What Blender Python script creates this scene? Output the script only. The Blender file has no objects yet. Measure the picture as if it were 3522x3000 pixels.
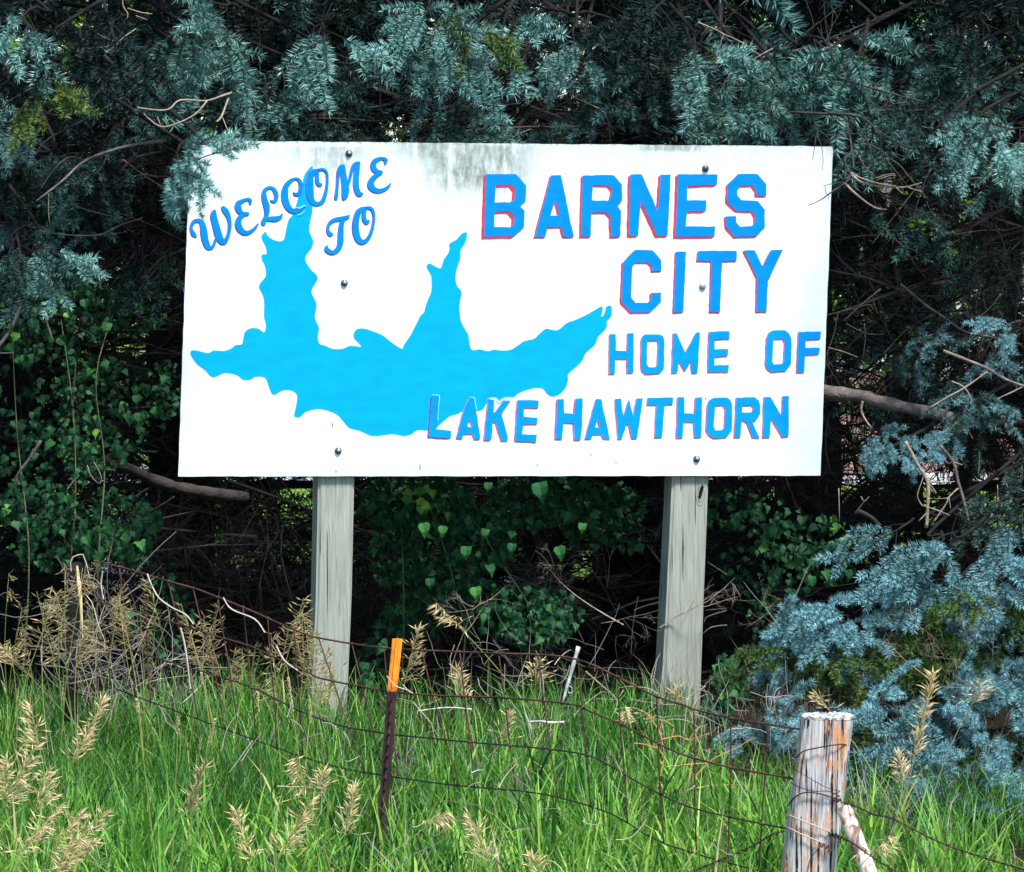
import bpy, math, random
import numpy as np
from mathutils import Vector, Matrix, noise as mnoise
from mathutils.geometry import tessellate_polygon

random.seed(7)
rng = np.random.default_rng(11)
C = bpy.context.scene.collection
scene = bpy.context.scene

# ------------------------------------------------------------------ camera
F = 15334.0                      # focal length in photograph pixels
W, H = 3522.0, 3000.0
HOR = 1133.0                     # row of the horizon
CAMZ = 1.46
cam_d = bpy.data.cameras.new('camera')
cam = bpy.data.objects.new('camera', cam_d); C.objects.link(cam)
cam_d.sensor_width = 36.0
cam_d.lens = 36.0 * F / W
cam_d.clip_start = 0.1; cam_d.clip_end = 3000
cam.location = (0, 0, CAMZ)
PITCH = math.atan((H/2 - HOR) / F)
cam.rotation_euler = (math.pi/2 - PITCH, 0, 0)
scene.camera = cam
_cp, _sp = math.cos(PITCH), math.sin(PITCH)

def P(px, py, D):
    """world point at distance y = D seen at photograph pixel px, py"""
    cx = (px - W/2) / F; cy = (H/2 - py) / F
    dx, dy, dz = cx, _cp + cy*_sp, -_sp + cy*_cp
    t = D / dy
    return Vector((dx*t, D, CAMZ + dz*t))

# ------------------------------------------------------------------ light
SUN_EL, SUN_ROT = math.radians(60), math.radians(150)
w = bpy.data.worlds.new("World"); scene.world = w; w.use_nodes = True
nt = w.node_tree; nt.nodes.clear()
sky = nt.nodes.new('ShaderNodeTexSky'); sky.sky_type = 'NISHITA'; sky.sun_disc = False
sky.sun_elevation = SUN_EL; sky.sun_rotation = SUN_ROT; sky.air_density = 1.0; sky.dust_density = 0.6; sky.ozone_density = 1.6
bg = nt.nodes.new('ShaderNodeBackground'); bg.inputs[1].default_value = 0.125
wo = nt.nodes.new('ShaderNodeOutputWorld')
nt.links.new(sky.outputs[0], bg.inputs[0]); nt.links.new(bg.outputs[0], wo.inputs[0])
sd = bpy.data.lights.new('sun', 'SUN'); sd.energy = 3.6; sd.angle = math.radians(12); sd.color = (1.0, 0.985, 0.95)
so = bpy.data.objects.new('sun', sd); C.objects.link(so)
sdir = Vector((math.sin(SUN_ROT)*math.cos(SUN_EL), math.cos(SUN_ROT)*math.cos(SUN_EL), math.sin(SUN_EL)))
so.rotation_euler = sdir.to_track_quat('Z', 'Y').to_euler(); so.location = sdir*30
scene.view_settings.view_transform = 'Standard'; scene.view_settings.look = 'None'
scene.view_settings.gamma = 1.0; scene.view_settings.use_curve_mapping = False
scene.view_settings.exposure = 1.12
scene.cycles.max_bounces = 4; scene.cycles.diffuse_bounces = 2; scene.cycles.glossy_bounces = 2
scene.cycles.transmission_bounces = 3; scene.cycles.transparent_max_bounces = 4
scene.cycles.sample_clamp_indirect = 4

# ------------------------------------------------------------------ helpers
def empty(name, label, cat, loc=(0, 0, 0), rotz=0, group=None):
    o = bpy.data.objects.new(name, None); C.objects.link(o)
    o.empty_display_size = 0.1
    o.location = loc; o.rotation_euler = (0, 0, rotz)
    o['label'] = label; o['category'] = cat
    if group: o['group'] = group
    return o

def mesh_np(name, V, T=None, Q=None, mats=(), attr=None, smooth=False, mi=None):
    me = bpy.data.meshes.new(name)
    V = np.asarray(V, dtype=np.float32).reshape(-1, 3)
    T = np.zeros((0, 3), np.int32) if T is None else np.asarray(T, np.int32).reshape(-1, 3)
    Q = np.zeros((0, 4), np.int32) if Q is None else np.asarray(Q, np.int32).reshape(-1, 4)
    me.vertices.add(len(V)); me.vertices.foreach_set('co', V.ravel())
    nl = T.size + Q.size
    me.loops.add(nl); me.loops.foreach_set('vertex_index', np.concatenate([T.ravel(), Q.ravel()]))
    npoly = len(T) + len(Q)
    me.polygons.add(npoly)
    st = np.concatenate([np.arange(len(T))*3, len(T)*3 + np.arange(len(Q))*4]).astype(np.int32)
    me.polygons.foreach_set('loop_start', st)
    if mi is not None: me.polygons.foreach_set('material_index', np.asarray(mi, np.int32))
    me.update(calc_edges=True)
    me.polygons.foreach_set('use_smooth', np.full(npoly, bool(smooth)))
    if attr is not None:
        a = me.attributes.new('tint', 'FLOAT', 'POINT'); a.data.foreach_set('value', np.asarray(attr, np.float32))
    for m in mats: me.materials.append(m)
    me.validate()
    return me

def link(name, me, parent=None, world=True, kind=None, label=None, cat=None, group=None):
    o = bpy.data.objects.new(name, me); C.objects.link(o)
    if parent is not None:
        o.parent = parent
        if world:      # mesh is in world coordinates
            M = Matrix.Identity(4); p = parent
            while p is not None:
                M = p.matrix_basis @ M; p = p.parent
            o.matrix_basis = M.inverted()
    if kind: o['kind'] = kind
    if label: o['label'] = label
    if cat: o['category'] = cat
    if group: o['group'] = group
    return o

class MB:
    """collects triangles and quads"""
    def __init__(s): s.V = []; s.T = []; s.Q = []; s.A = []; s.n = 0
    def add(s, V, T=None, Q=None, a=0.0):
        V = np.asarray(V, np.float32).reshape(-1, 3)
        if T is not None and len(T): s.T.append(np.asarray(T, np.int32).reshape(-1, 3) + s.n)
        if Q is not None and len(Q): s.Q.append(np.asarray(Q, np.int32).reshape(-1, 4) + s.n)
        s.V.append(V); s.A.append(np.broadcast_to(np.asarray(a, np.float32), (len(V),)) if np.ndim(a) == 0 else np.asarray(a, np.float32))
        s.n += len(V)
    def mesh(s, name, mats, smooth=False):
        return mesh_np(name, np.concatenate(s.V), np.concatenate(s.T) if s.T else None,
                       np.concatenate(s.Q) if s.Q else None, mats, np.concatenate(s.A), smooth)
    def tube(s, pts, rad, sides=6, a=0.0, wob=0.0, cap=True):
        pts = np.asarray([tuple(p) for p in pts], np.float64); n = len(pts)
        rad = np.broadcast_to(np.asarray(rad, float), (n,)).copy()
        if wob: rad = rad*(1 + wob*rng.uniform(-1, 1, n))
        tg = np.gradient(pts, axis=0); tg /= np.linalg.norm(tg, axis=1)[:, None] + 1e-9
        ref = np.array([0, 0, 1.0]) if abs(tg[:, 2]).mean() < 0.8 else np.array([0, 1.0, 0])
        n1 = np.cross(tg, ref); n1 /= np.linalg.norm(n1, axis=1)[:, None] + 1e-9
        n2 = np.cross(tg, n1)
        an = np.arange(sides)*2*math.pi/sides
        V = pts[:, None, :] + rad[:, None, None]*(np.cos(an)[None, :, None]*n1[:, None, :] + np.sin(an)[None, :, None]*n2[:, None, :])
        V = V.reshape(-1, 3); i = np.arange(n-1)[:, None]*sides; k = np.arange(sides)[None, :]; k2 = (k+1) % sides
        Q = np.stack([i+k, i+k2, i+sides+k2, i+sides+k], -1).reshape(-1, 4)
        T = None
        if cap:
            V = np.concatenate([V, pts[:1], pts[-1:]]); c0 = n*sides; ks = np.arange(sides); ks2 = (ks+1) % sides
            T = np.concatenate([np.stack([np.full(sides, c0), ks2, ks], -1), np.stack([np.full(sides, c0+1), (n-1)*sides+ks, (n-1)*sides+ks2], -1)])
        s.add(V, T, Q, a)

def smooth_pts(pts, k=4, closed=False):
    """catmull-rom through points of any dimension"""
    A = np.asarray([tuple(p) for p in pts], float); n = len(A); out = []
    rngi = range(n) if closed else range(n-1)
    for i in rngi:
        if closed: p0, p1, p2, p3 = A[(i-1) % n], A[i], A[(i+1) % n], A[(i+2) % n]
        else: p0, p1, p2, p3 = A[max(i-1, 0)], A[i], A[i+1], A[min(i+2, n-1)]
        for j in range(k):
            t = j/k
            out.append(0.5*((2*p1) + (-p0+p2)*t + (2*p0-5*p1+4*p2-p3)*t*t + (-p0+3*p1-3*p2+p3)*t**3))
    if not closed: out.append(A[-1])
    return np.array(out)

# ------------------------------------------------------------------ materials
def mat(name, rough=0.8, spec=0.3):
    m = bpy.data.materials.new(name); m.use_nodes = True
    n = m.node_tree; b = n.nodes['Principled BSDF']
    b.inputs['Roughness'].default_value = rough
    b.inputs['Specular IOR Level'].default_value = spec
    return m, n, b
def N(n, t, **kw):
    x = n.nodes.new(t)
    for k, v in kw.items(): setattr(x, k, v)
    return x
def ramp(n, fac, stops, interp='LINEAR'):
    r = n.nodes.new('ShaderNodeValToRGB'); r.color_ramp.interpolation = interp
    while len(r.color_ramp.elements) < len(stops): r.color_ramp.elements.new(0.5)
    for e, (p, c) in zip(r.color_ramp.elements, stops):
        e.position = p; e.color = (*c, 1) if len(c) == 3 else c
    n.links.new(fac, r.inputs[0]); return r.outputs[0]
def noise_tex(n, scale=5, detail=4, vec=None, rough=0.55, mapping=None, dist=0.0):
    t = n.nodes.new('ShaderNodeTexNoise'); t.inputs['Scale'].default_value = scale; t.inputs['Detail'].default_value = detail
    t.inputs['Roughness'].default_value = rough; t.inputs['Distortion'].default_value = dist
    if vec is None:
        tc = n.nodes.new('ShaderNodeTexCoord'); vec = tc.outputs['Object']
    if mapping:
        mp = n.nodes.new('ShaderNodeMapping'); mp.inputs['Scale'].default_value = mapping
        n.links.new(vec, mp.inputs[0]); vec = mp.outputs[0]
    n.links.new(vec, t.inputs['Vector']); return t.outputs[0]
def mixc(n, fac, a, b, mode='MIX'):
    x = n.nodes.new('ShaderNodeMix'); x.data_type = 'RGBA'; x.blend_type = mode
    for s, v in ((0, fac), (6, a), (7, b)):
        if isinstance(v, (int, float)): x.inputs[s].default_value = v
        elif isinstance(v, tuple): x.inputs[s].default_value = (*v, 1)
        else: n.links.new(v, x.inputs[s])
    return x.outputs[2]
def mathn(n, op, a, b=None, c=None):
    x = n.nodes.new('ShaderNodeMath'); x.operation = op
    for i, v in enumerate((a, b, c)):
        if v is None: continue
        if isinstance(v, (int, float)): x.inputs[i].default_value = v
        else: n.links.new(v, x.inputs[i])
    return x.outputs[0]
def bump(n, b, h, strength=0.3, dist=0.01):
    x = n.nodes.new('ShaderNodeBump'); x.inputs['Strength'].default_value = strength; x.inputs['Distance'].default_value = dist
    n.links.new(h, x.inputs['Height']); n.links.new(x.outputs[0], b.inputs['Normal'])

def leafy(name, stops, trans=0.25, rough=0.55, spec=0.3, objrand=0.25):
    """tint attribute + object random -> colour ramp, with some light passing through"""
    m, n, b = mat(name, rough, spec)
    at = N(n, 'ShaderNodeAttribute', attribute_name='tint')
    oi = N(n, 'ShaderNodeObjectInfo')
    f = mathn(n, 'ADD', at.outputs['Fac'], mathn(n, 'MULTIPLY', mathn(n, 'SUBTRACT', oi.outputs['Random'], 0.5), objrand))
    col = ramp(n, f, stops)
    n.links.new(col, b.inputs['Base Color'])
    if trans <= 0.1: return m
    tr = N(n, 'ShaderNodeBsdfTranslucent'); n.links.new(col, tr.inputs[0])
    mx = N(n, 'ShaderNodeMixShader'); mx.inputs[0].default_value = trans
    out = n.nodes['Material Output']
    n.links.new(b.outputs[0], mx.inputs[1]); n.links.new(tr.outputs[0], mx.inputs[2]); n.links.new(mx.outputs[0], out.inputs[0])
    return m

M = {}
M['needle'] = leafy('spruce needles', [(0.0, (0.002, 0.008, 0.007)), (0.40, (0.006, 0.021, 0.017)), (0.66, (0.018, 0.056, 0.048)), (0.85, (0.07, 0.165, 0.140)), (1.0, (0.13, 0.30, 0.27))], 0.08, 0.5, 0.2, 0.7)  # darkened copy, the shade of the inner boughs is in the colour
M['needle_lit'] = leafy('lit spruce needles', [(0.0, (0.012, 0.036, 0.024)), (0.4, (0.035, 0.095, 0.070)), (0.7, (0.11, 0.25, 0.215)), (1.0, (0.24, 0.46, 0.41))], 0.1, 0.5, 0.35, 0.4)  # brighter copy for front boughs, the light on them put into the colour
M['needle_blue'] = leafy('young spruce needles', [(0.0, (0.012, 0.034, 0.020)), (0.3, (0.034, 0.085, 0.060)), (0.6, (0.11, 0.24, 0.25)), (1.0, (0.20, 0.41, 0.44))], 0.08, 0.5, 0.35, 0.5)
M['needle_green'] = leafy('green spruce needles', [(0.0, (0.015, 0.035, 0.008)), (0.4, (0.045, 0.10, 0.020)), (0.7, (0.09, 0.15, 0.03)), (1.0, (0.14, 0.20, 0.05))], 0.08, 0.5, 0.3, 0.4)
M['grass'] = leafy('grass blades', [(0.0, (0.016, 0.06, 0.018)), (0.35, (0.05, 0.18, 0.026)), (0.62, (0.115, 0.31, 0.037)), (0.85, (0.25, 0.50, 0.06)), (0.93, (0.28, 0.36, 0.08)), (1.0, (0.50, 0.42, 0.20))], 0.35, 0.45, 0.3, 0.0)
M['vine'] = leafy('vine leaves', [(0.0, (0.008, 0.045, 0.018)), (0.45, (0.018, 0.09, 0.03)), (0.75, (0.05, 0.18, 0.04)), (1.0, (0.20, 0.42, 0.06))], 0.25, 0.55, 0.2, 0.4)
M['decid'] = leafy('broad leaves', [(0.0, (0.05, 0.14, 0.02)), (0.5, (0.14, 0.30, 0.04)), (1.0, (0.30, 0.50, 0.08))], 0.4, 0.5, 0.3, 0.1)
M['straw'] = leafy('dry seed heads', [(0.0, (0.13, 0.12, 0.05)), (0.5, (0.38, 0.29, 0.14)), (1.0, (0.84, 0.66, 0.36))], 0.25, 0.7, 0.2, 0.3)
M['stalk'] = leafy('green straw stalk', [(0.0, (0.12, 0.20, 0.03)), (0.5, (0.28, 0.34, 0.08)), (1.0, (0.50, 0.42, 0.20))], 0.2, 0.6, 0.2, 0.5)
M['deadgrass'] = leafy('dead grass', [(0.0, (0.10, 0.08, 0.08)), (0.5, (0.27, 0.23, 0.20)), (1.0, (0.50, 0.46, 0.38))], 0.15, 0.8, 0.1, 0.0)
M['deadleaf'] = leafy('brown leaves', [(0.0, (0.20, 0.07, 0.02)), (1.0, (0.55, 0.30, 0.10))], 0.25, 0.7, 0.2, 0.3)

def bark(name, c1, c2, sc=14):
    m, n, b = mat(name, 0.9, 0.1)
    f = noise_tex(n, sc, 6, mapping=(1, 1, 1), rough=0.7)
    n.links.new(ramp(n, f, [(0.3, c1), (0.7, c2)]), b.inputs['Base Color'])
    bump(n, b, noise_tex(n, sc*4, 4), 0.7, 0.01); return m
M['bark'] = bark('spruce bark', (0.006, 0.006, 0.007), (0.024, 0.021, 0.021))
M['twig'] = bark('dead twig', (0.024, 0.021, 0.020), (0.085, 0.073, 0.067), 20)
M['darklimb'] = bark('dark limb bark', (0.016, 0.014, 0.014), (0.07, 0.06, 0.056), 20)
M['palewood'] = bark('bleached twig', (0.16, 0.12, 0.09), (0.42, 0.34, 0.25), 18)
M['limb'] = bark('grey limb bark', (0.075, 0.06, 0.054), (0.27, 0.22, 0.20), 22)
M['tan'] = bark('orange twig', (0.30, 0.13, 0.04), (0.62, 0.36, 0.15), 20)

# sign paints
def paint(name, col, var=0.08, rough=0.45):
    m, n, b = mat(name, 0.6, 0.08)
    f = noise_tex(n, 9, 5, mapping=(1, 1, 3))
    c2 = tuple(min(1, c*(1+var*2.0)) for c in col); c1 = tuple(c*(1-var*1.5) for c in col)
    n.links.new(ramp(n, f, [(0.3, c1), (0.7, c2)]), b.inputs['Base Color'])
    bump(n, b, noise_tex(n, 60, 3, mapping=(0.4, 1, 2.5)), 0.02, 0.002)
    return m
M['lake'] = paint('lake blue paint', (0.0, 0.325, 0.74), 0.05)
M['blue1'] = paint('letter blue paint', (0.0, 0.205, 0.72), 0.06)
M['blue2'] = paint('lower letter blue paint', (0.0, 0.25, 0.72), 0.06)
M['script'] = paint('script blue paint', (0.0, 0.20, 0.66), 0.08)
M['red'] = paint('letter shadow red paint', (0.48, 0.05, 0.075), 0.12)
M['pink'] = paint('lower letter shadow pink paint', (0.50, 0.11, 0.19), 0.2)
M['purple'] = paint('script outline purple paint', (0.16, 0.055, 0.22), 0.35)
M['cyanline'] = paint('pale cyan line paint', (0.25, 0.72, 0.82), 0.1)

def plank_wood(name, c_dark, c_mid, c_light, sc=(26, 26, 1.1), crack=(0.30, 0.36), bs=0.5):
    m, n, b = mat(name, 0.85, 0.15)
    f = noise_tex(n, 1.6, 7, mapping=sc, rough=0.62, dist=0.3)
    f2 = noise_tex(n, 3.2, 4, mapping=(1, 1, 0.5))
    col = ramp(n, f, [(0.25, c_dark), (0.45, c_mid), (0.7, c_light)])
    col = mixc(n, ramp(n, f2, [(0.35, (0.0,)*3), (0.7, (0.55,)*3)]), col, c_mid)
    f3 = noise_tex(n, 1.0, 3, mapping=(sc[0]*1.4, sc[1]*1.4, sc[2]*0.6), rough=0.4)
    cr = ramp(n, f3, [(crack[0], (0.0,)*3), (crack[1], (1.0,)*3)])
    col = mixc(n, cr, tuple(c*0.22 for c in c_dark), col)
    n.links.new(col, b.inputs['Base Color'])
    h = mathn(n, 'MULTIPLY', mathn(n, 'ADD', f, cr), 0.5)
    bump(n, b, h, bs, 0.01)
    return m, n, b, col
M['post'], *_ = plank_wood('weathered sign post wood', (0.16, 0.17, 0.135), (0.27, 0.285, 0.235), (0.40, 0.405, 0.345), sc=(60, 60, 3.0), crack=(0.315, 0.34), bs=1.0)
m, n, b, col = plank_wood('lichened grey wood', (0.10, 0.085, 0.08), (0.40, 0.37, 0.36), (0.82, 0.79, 0.79), sc=(75, 75, 2.2), crack=(0.40, 0.44), bs=1.0)
l1 = noise_tex(n, 3.6, 6, mapping=(5, 5, 1.8), rough=0.7)
l2 = noise_tex(n, 30, 5, mapping=(2.0, 2.0, 0.8), rough=0.7)
lm = mathn(n, 'MULTIPLY', ramp(n, l1, [(0.50, (0,)*3), (0.58, (1,)*3)]), ramp(n, l2, [(0.42, (0,)*3), (0.53, (0.9,)*3)]))
n.links.new(mixc(n, lm, col, mixc(n, l2, (0.50, 0.17, 0.05), (0.68, 0.33, 0.13))), b.inputs['Base Color'])
M['lichen'] = m
m, n, b = mat('bleached end grain', 0.9, 0.1)
n.links.new(ramp(n, noise_tex(n, 60, 5), [(0.38, (0.14, 0.13, 0.12)), (0.6, (0.60, 0.58, 0.57))]), b.inputs['Base Color']); bump(n, b, noise_tex(n, 80, 4), 0.8, 0.01)
M['endgrain'] = m
m, n, b = mat('peeling pole', 0.8, 0.2)
n.links.new(ramp(n, noise_tex(n, 7, 5, mapping=(3.2, 3.2, 1.6), dist=0.6), [(0.42, (0.17, 0.10, 0.08)), (0.47, (0.38, 0.27, 0.20)), (0.50, (0.62, 0.50, 0.42))]), b.inputs['Base Color'])
bump(n, b, noise_tex(n, 30, 4), 0.4, 0.005); M['pole'] = m
m, n, b = mat('rusty wire', 0.7, 0.3)
b.inputs['Metallic'].default_value = 0.3
n.links.new(ramp(n, noise_tex(n, 16, 4), [(0.35, (0.03, 0.014, 0.012)), (0.65, (0.13, 0.052, 0.040))]), b.inputs['Base Color']); M['rust'] = m
m, n, b = mat('rusty post steel', 0.75, 0.3)
n.links.new(ramp(n, noise_tex(n, 24, 5, mapping=(3, 3, 0.5)), [(0.35, (0.016, 0.008, 0.008)), (0.62, (0.05, 0.024, 0.02)), (0.75, (0.11, 0.065, 0.05))]), b.inputs['Base Color']); M['tpost'] = m
m, n, b = mat('dark wire', 0.6, 0.3)
b.inputs['Base Color'].default_value = (0.022, 0.014, 0.014, 1); M['darkwire'] = m
m, n, b = mat('pale wire', 0.6, 0.3)
b.inputs['Base Color'].default_value = (0.42, 0.37, 0.32, 1); M['palewire'] = m
m, n, b = mat('orange paint', 0.5, 0.4)
n.links.new(ramp(n, noise_tex(n, 18, 5, mapping=(2, 2, 0.6)), [(0.36, (0.16, 0.05, 0.012)), (0.45, (0.62, 0.15, 0.01)), (0.58, (0.85, 0.25, 0.015)), (0.7, (0.90, 0.38, 0.03))]), b.inputs['Base Color']); M['orange'] = m
m, n, b = mat('bolt steel', 0.35, 0.5); b.inputs['Metallic'].default_value = 0.6
b.inputs['Base Color'].default_value = (0.09, 0.10, 0.12, 1); M['bolt'] = m
m, n, b = mat('galvanised bolt steel', 0.45, 0.5); b.inputs['Metallic'].default_value = 0.3
b.inputs['Base Color'].default_value = (0.30, 0.34, 0.36, 1); M['galv'] = m
m, n, b = mat('white rod', 0.5, 0.3); n.links.new(ramp(n, noise_tex(n, 30, 4), [(0.35, (0.25, 0.24, 0.23)), (0.6, (0.58, 0.57, 0.56))]), b.inputs['Base Color']); M['white'] = m

# ------------------------------------------------------------------ ground
def gz(x, y):
    x = np.asarray(x, float); y = np.asarray(y, float)
    s = np.clip((17.3 - y)/6.3, 0, 1)
    z = -0.95*s
    r = np.clip((8.0 - y)/5.0, 0, 1); r = r*r*(3-2*r)
    z = z + r*0.83
    z = z + 0.03*np.sin(x*1.7+y*0.9) + 0.02*np.sin(x*3.1-y*2.3)
    return z
def zg(x, y): return float(gz(x, y))

xs = np.concatenate([[-1500, -400, -100, -40, -15], np.linspace(-6, 6, 49), [15, 40, 100, 400, 1500]])
ys = np.concatenate([[-1500, -300, -60, -15, -4], np.linspace(0, 26, 79), [32, 45, 80, 200, 600, 1500]])
X, Y = np.meshgrid(xs, ys); Z = gz(X, Y)
V = np.stack([X, Y, Z], -1).reshape(-1, 3); nx, ny = len(xs), len(ys)
i, j = np.meshgrid(np.arange(nx-1), np.arange(ny-1)); a = (j*nx+i).ravel()
Q = np.stack([a, a+1, a+1+nx, a+nx], -1)
m, n, b = mat('ground earth and lawn', 0.95, 0.05)
tc = N(n, 'ShaderNodeTexCoord'); sx = N(n, 'ShaderNodeSeparateXYZ'); n.links.new(tc.outputs['Object'], sx.inputs[0])
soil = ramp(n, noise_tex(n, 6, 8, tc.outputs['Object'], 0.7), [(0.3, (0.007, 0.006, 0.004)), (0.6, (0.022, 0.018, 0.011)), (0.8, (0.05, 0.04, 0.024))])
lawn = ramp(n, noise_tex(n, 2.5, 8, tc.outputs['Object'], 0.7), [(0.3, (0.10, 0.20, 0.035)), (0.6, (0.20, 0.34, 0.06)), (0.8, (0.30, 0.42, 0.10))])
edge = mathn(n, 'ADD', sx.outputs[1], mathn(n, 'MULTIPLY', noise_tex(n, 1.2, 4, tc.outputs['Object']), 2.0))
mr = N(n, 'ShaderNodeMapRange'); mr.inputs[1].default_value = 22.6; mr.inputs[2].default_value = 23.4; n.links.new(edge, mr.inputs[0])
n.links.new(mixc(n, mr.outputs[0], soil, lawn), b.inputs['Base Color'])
bump(n, b, noise_tex(n, 40, 6, tc.outputs['Object']), 0.8, 0.03)
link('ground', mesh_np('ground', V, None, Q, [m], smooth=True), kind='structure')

# pale drive behind the trees
m, n, b = mat('pale gravel', 0.95, 0.1)
n.links.new(ramp(n, noise_tex(n, 30, 6), [(0.35, (0.42, 0.42, 0.44)), (0.6, (0.68, 0.68, 0.72))]), b.inputs['Base Color'])
def sheet(name, x0, x1, y0, y1, dz, mtl):
    gx = np.linspace(x0, x1, 30); gy = np.linspace(y0, y1, 8); X, Y = np.meshgrid(gx, gy); V = np.stack([X, Y, gz(X, Y)+dz], -1).reshape(-1, 3)
    i, j = np.meshgrid(np.arange(29), np.arange(7)); a = (j*30+i).ravel()
    return link(name, mesh_np(name, V, None, np.stack([a, a+1, a+31, a+30], -1), [mtl], smooth=True), kind='structure')
sheet('gravel_drive', -2.6, 0.2, 24.4, 26.4, 0.05, m)
sheet('gravel_drive', -12, 12, 41.0, 46.0, 0.05, m)
# road beside the ditch (below the camera)
m, n, b = mat('asphalt', 0.9, 0.2); n.links.new(ramp(n, noise_tex(n, 50, 4), [(0.3, (0.035,)*3), (0.7, (0.07,)*3)]), b.inputs['Base Color'])
rd = mesh_np('road', [(-60, -7, -0.06), (60, -7, -0.06), (60, 2.2, -0.06), (-60, 2.2, -0.06)], None, [(0, 1, 2, 3)], [m])
link('road', rd, kind='structure')

# ------------------------------------------------------------------ the sign
SA = math.radians(11.0); SY = 17.0
cu = (math.cos(SA), math.sin(SA))
sign = empty('welcome_sign', 'large white painted plywood welcome sign with a blue lake on two wooden posts', 'sign', (0, SY, 0), SA)
nrm = Vector((math.sin(SA), -math.cos(SA), 0))
def S(px, py):
    """sign-plane coordinates (u right, v up) of a photograph pixel"""
    d = P(px, py, 1.0) - Vector((0, 0, CAMZ))
    o = Vector((0, 0, CAMZ)); q = Vector((0, SY, 0))
    t = (q - o).dot(nrm)/d.dot(nrm)
    p = o + d*t
    return ((p.x)*cu[0] + (p.y-SY)*cu[1], p.z)
def slab(polys, w0, w1):
    """polygon with holes in (u, v); front face at w0 (nearer, more negative), back at w1"""
    tri = tessellate_polygon([[Vector((p[0], p[1], 0)) for p in poly] for poly in polys])
    pts = [p for poly in polys for p in poly]; n = len(pts)
    V = [(p[0], w0, p[1]) for p in pts] + [(p[0], w1, p[1]) for p in pts]
    T = []
    for t in tri:
        a, b, c = [Vector((pts[k][0], pts[k][1])) for k in t]
        cr = (b.x-a.x)*(c.y-a.y)-(b.y-a.y)*(c.x-a.x)
        t = t if cr > 0 else (t[0], t[2], t[1])
        T.append(t)
    Q = []; off = 0
    for poly in polys:
        L = len(poly)
        for k in range(L):
            k2 = (k+1) % L; Q.append((off+k, off+k2, off+k2+n, off+k+n))
        off += L
    return V, T, Q
def sub(poly, k=8, amp=0.0):
    """resample straight edges and roughen by hand-painted wobble"""
    out = []
    L = len(poly)
    for i in range(L):
        a, b = poly[i], poly[(i+1) % L]; d = math.dist(a, b); n = max(1, int(d/k))
        for j in range(n):
            t = j/n; out.append((a[0]+(b[0]-a[0])*t+random.uniform(-amp, amp), a[1]+(b[1]-a[1])*t+random.uniform(-amp, amp)))
    return out
BT = 0.019
def seg(a, b, n, amp):
    return [(a[0]+(b[0]-a[0])*i/n+random.uniform(-amp, amp)*(0 < i), a[1]+(b[1]-a[1])*i/n+random.uniform(-amp, amp)*(0 < i)) for i in range(n)]
c0, c1, c2, c3 = (655, 484), (2866, 504), (2822, 1636), (613, 1639)
outl = seg(c0, c1, 60, 1.3) + seg(c1, c2, 30, 1.0) + seg(c2, c3, 60, 1.0) + seg(c3, c0, 30, 1.0)
bp = [S(*p) for p in outl][::-1]
V, T, Q = slab([bp], 0.0, BT)
nb = len(bp); T2 = [(c+nb, b_+nb, a_+nb) for a_, b_, c in T]
m, n, b = mat('white sign paint', 0.5, 0.3)
tc = N(n, 'ShaderNodeTexCoord'); sx = N(n, 'ShaderNodeSeparateXYZ'); n.links.new(tc.outputs['Object'], sx.inputs[0])
def band(axis, lo0, lo1, hi0, hi1):
    a_ = N(n, 'ShaderNodeMapRange', interpolation_type='SMOOTHSTEP'); a_.inputs[1].default_value = lo0; a_.inputs[2].default_value = lo1; n.links.new(sx.outputs[axis], a_.inputs[0])
    b_ = N(n, 'ShaderNodeMapRange', interpolation_type='SMOOTHSTEP'); b_.inputs[1].default_value = hi0; b_.inputs[2].default_value = hi1
    b_.inputs[3].default_value = 1; b_.inputs[4].default_value = 0; n.links.new(sx.outputs[axis], b_.inputs[0])
    return mathn(n, 'MULTIPLY', a_.outputs[0], b_.outputs[0])
def stain(x0, x1, y0, y1, sx_=90, sy_=90):
    u0, v1 = S(x0, y0); u1, v0 = S(x1, y1); du = abs(u1-u0)*0.35; dv = abs(v1-v0)*0.4
    return mathn(n, 'MULTIPLY', band(0, u0, u0+du, u1-du, u1), band(2, v0, v0+dv*1.3, v1-dv*0.15, v1))
base = ramp(n, noise_tex(n, 3.0, 5, tc.outputs['Object'], mapping=(1, 1, 6)), [(0.35, (0.66, 0.75, 0.76)), (0.6, (0.73, 0.79, 0.79))])
ns = noise_tex(n, 2.0, 7, tc.outputs['Object'], 0.65, mapping=(14, 1, 3.0))
nf = noise_tex(n, 26, 6, tc.outputs['Object'], 0.7, mapping=(1.6, 1, 0.8))
dirtp = mathn(n, 'MULTIPLY', ramp(n, ns, [(0.32, (0,)*3), (0.52, (1,)*3)]), ramp(n, nf, [(0.30, (0.35,)*3), (0.58, (1,)*3)]))
mask = mathn(n, 'ADD', stain(1380, 1900, 490, 720), mathn(n, 'MULTIPLY', stain(960, 1300, 500, 620), 0.6))
mask = mathn(n, 'ADD', mask, mathn(n, 'MULTIPLY', stain(1300, 1700, 480, 560), 0.7))
mask = mathn(n, 'ADD', mask, mathn(n, 'MULTIPLY', stain(2150, 2480, 495, 530), 1.0))
mask = mathn(n, 'MINIMUM', mask, 1.0)
d1 = mathn(n, 'MULTIPLY', mathn(n, 'MULTIPLY', mask, dirtp), 0.95)
col = mixc(n, d1, base, (0.15, 0.175, 0.12))
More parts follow.
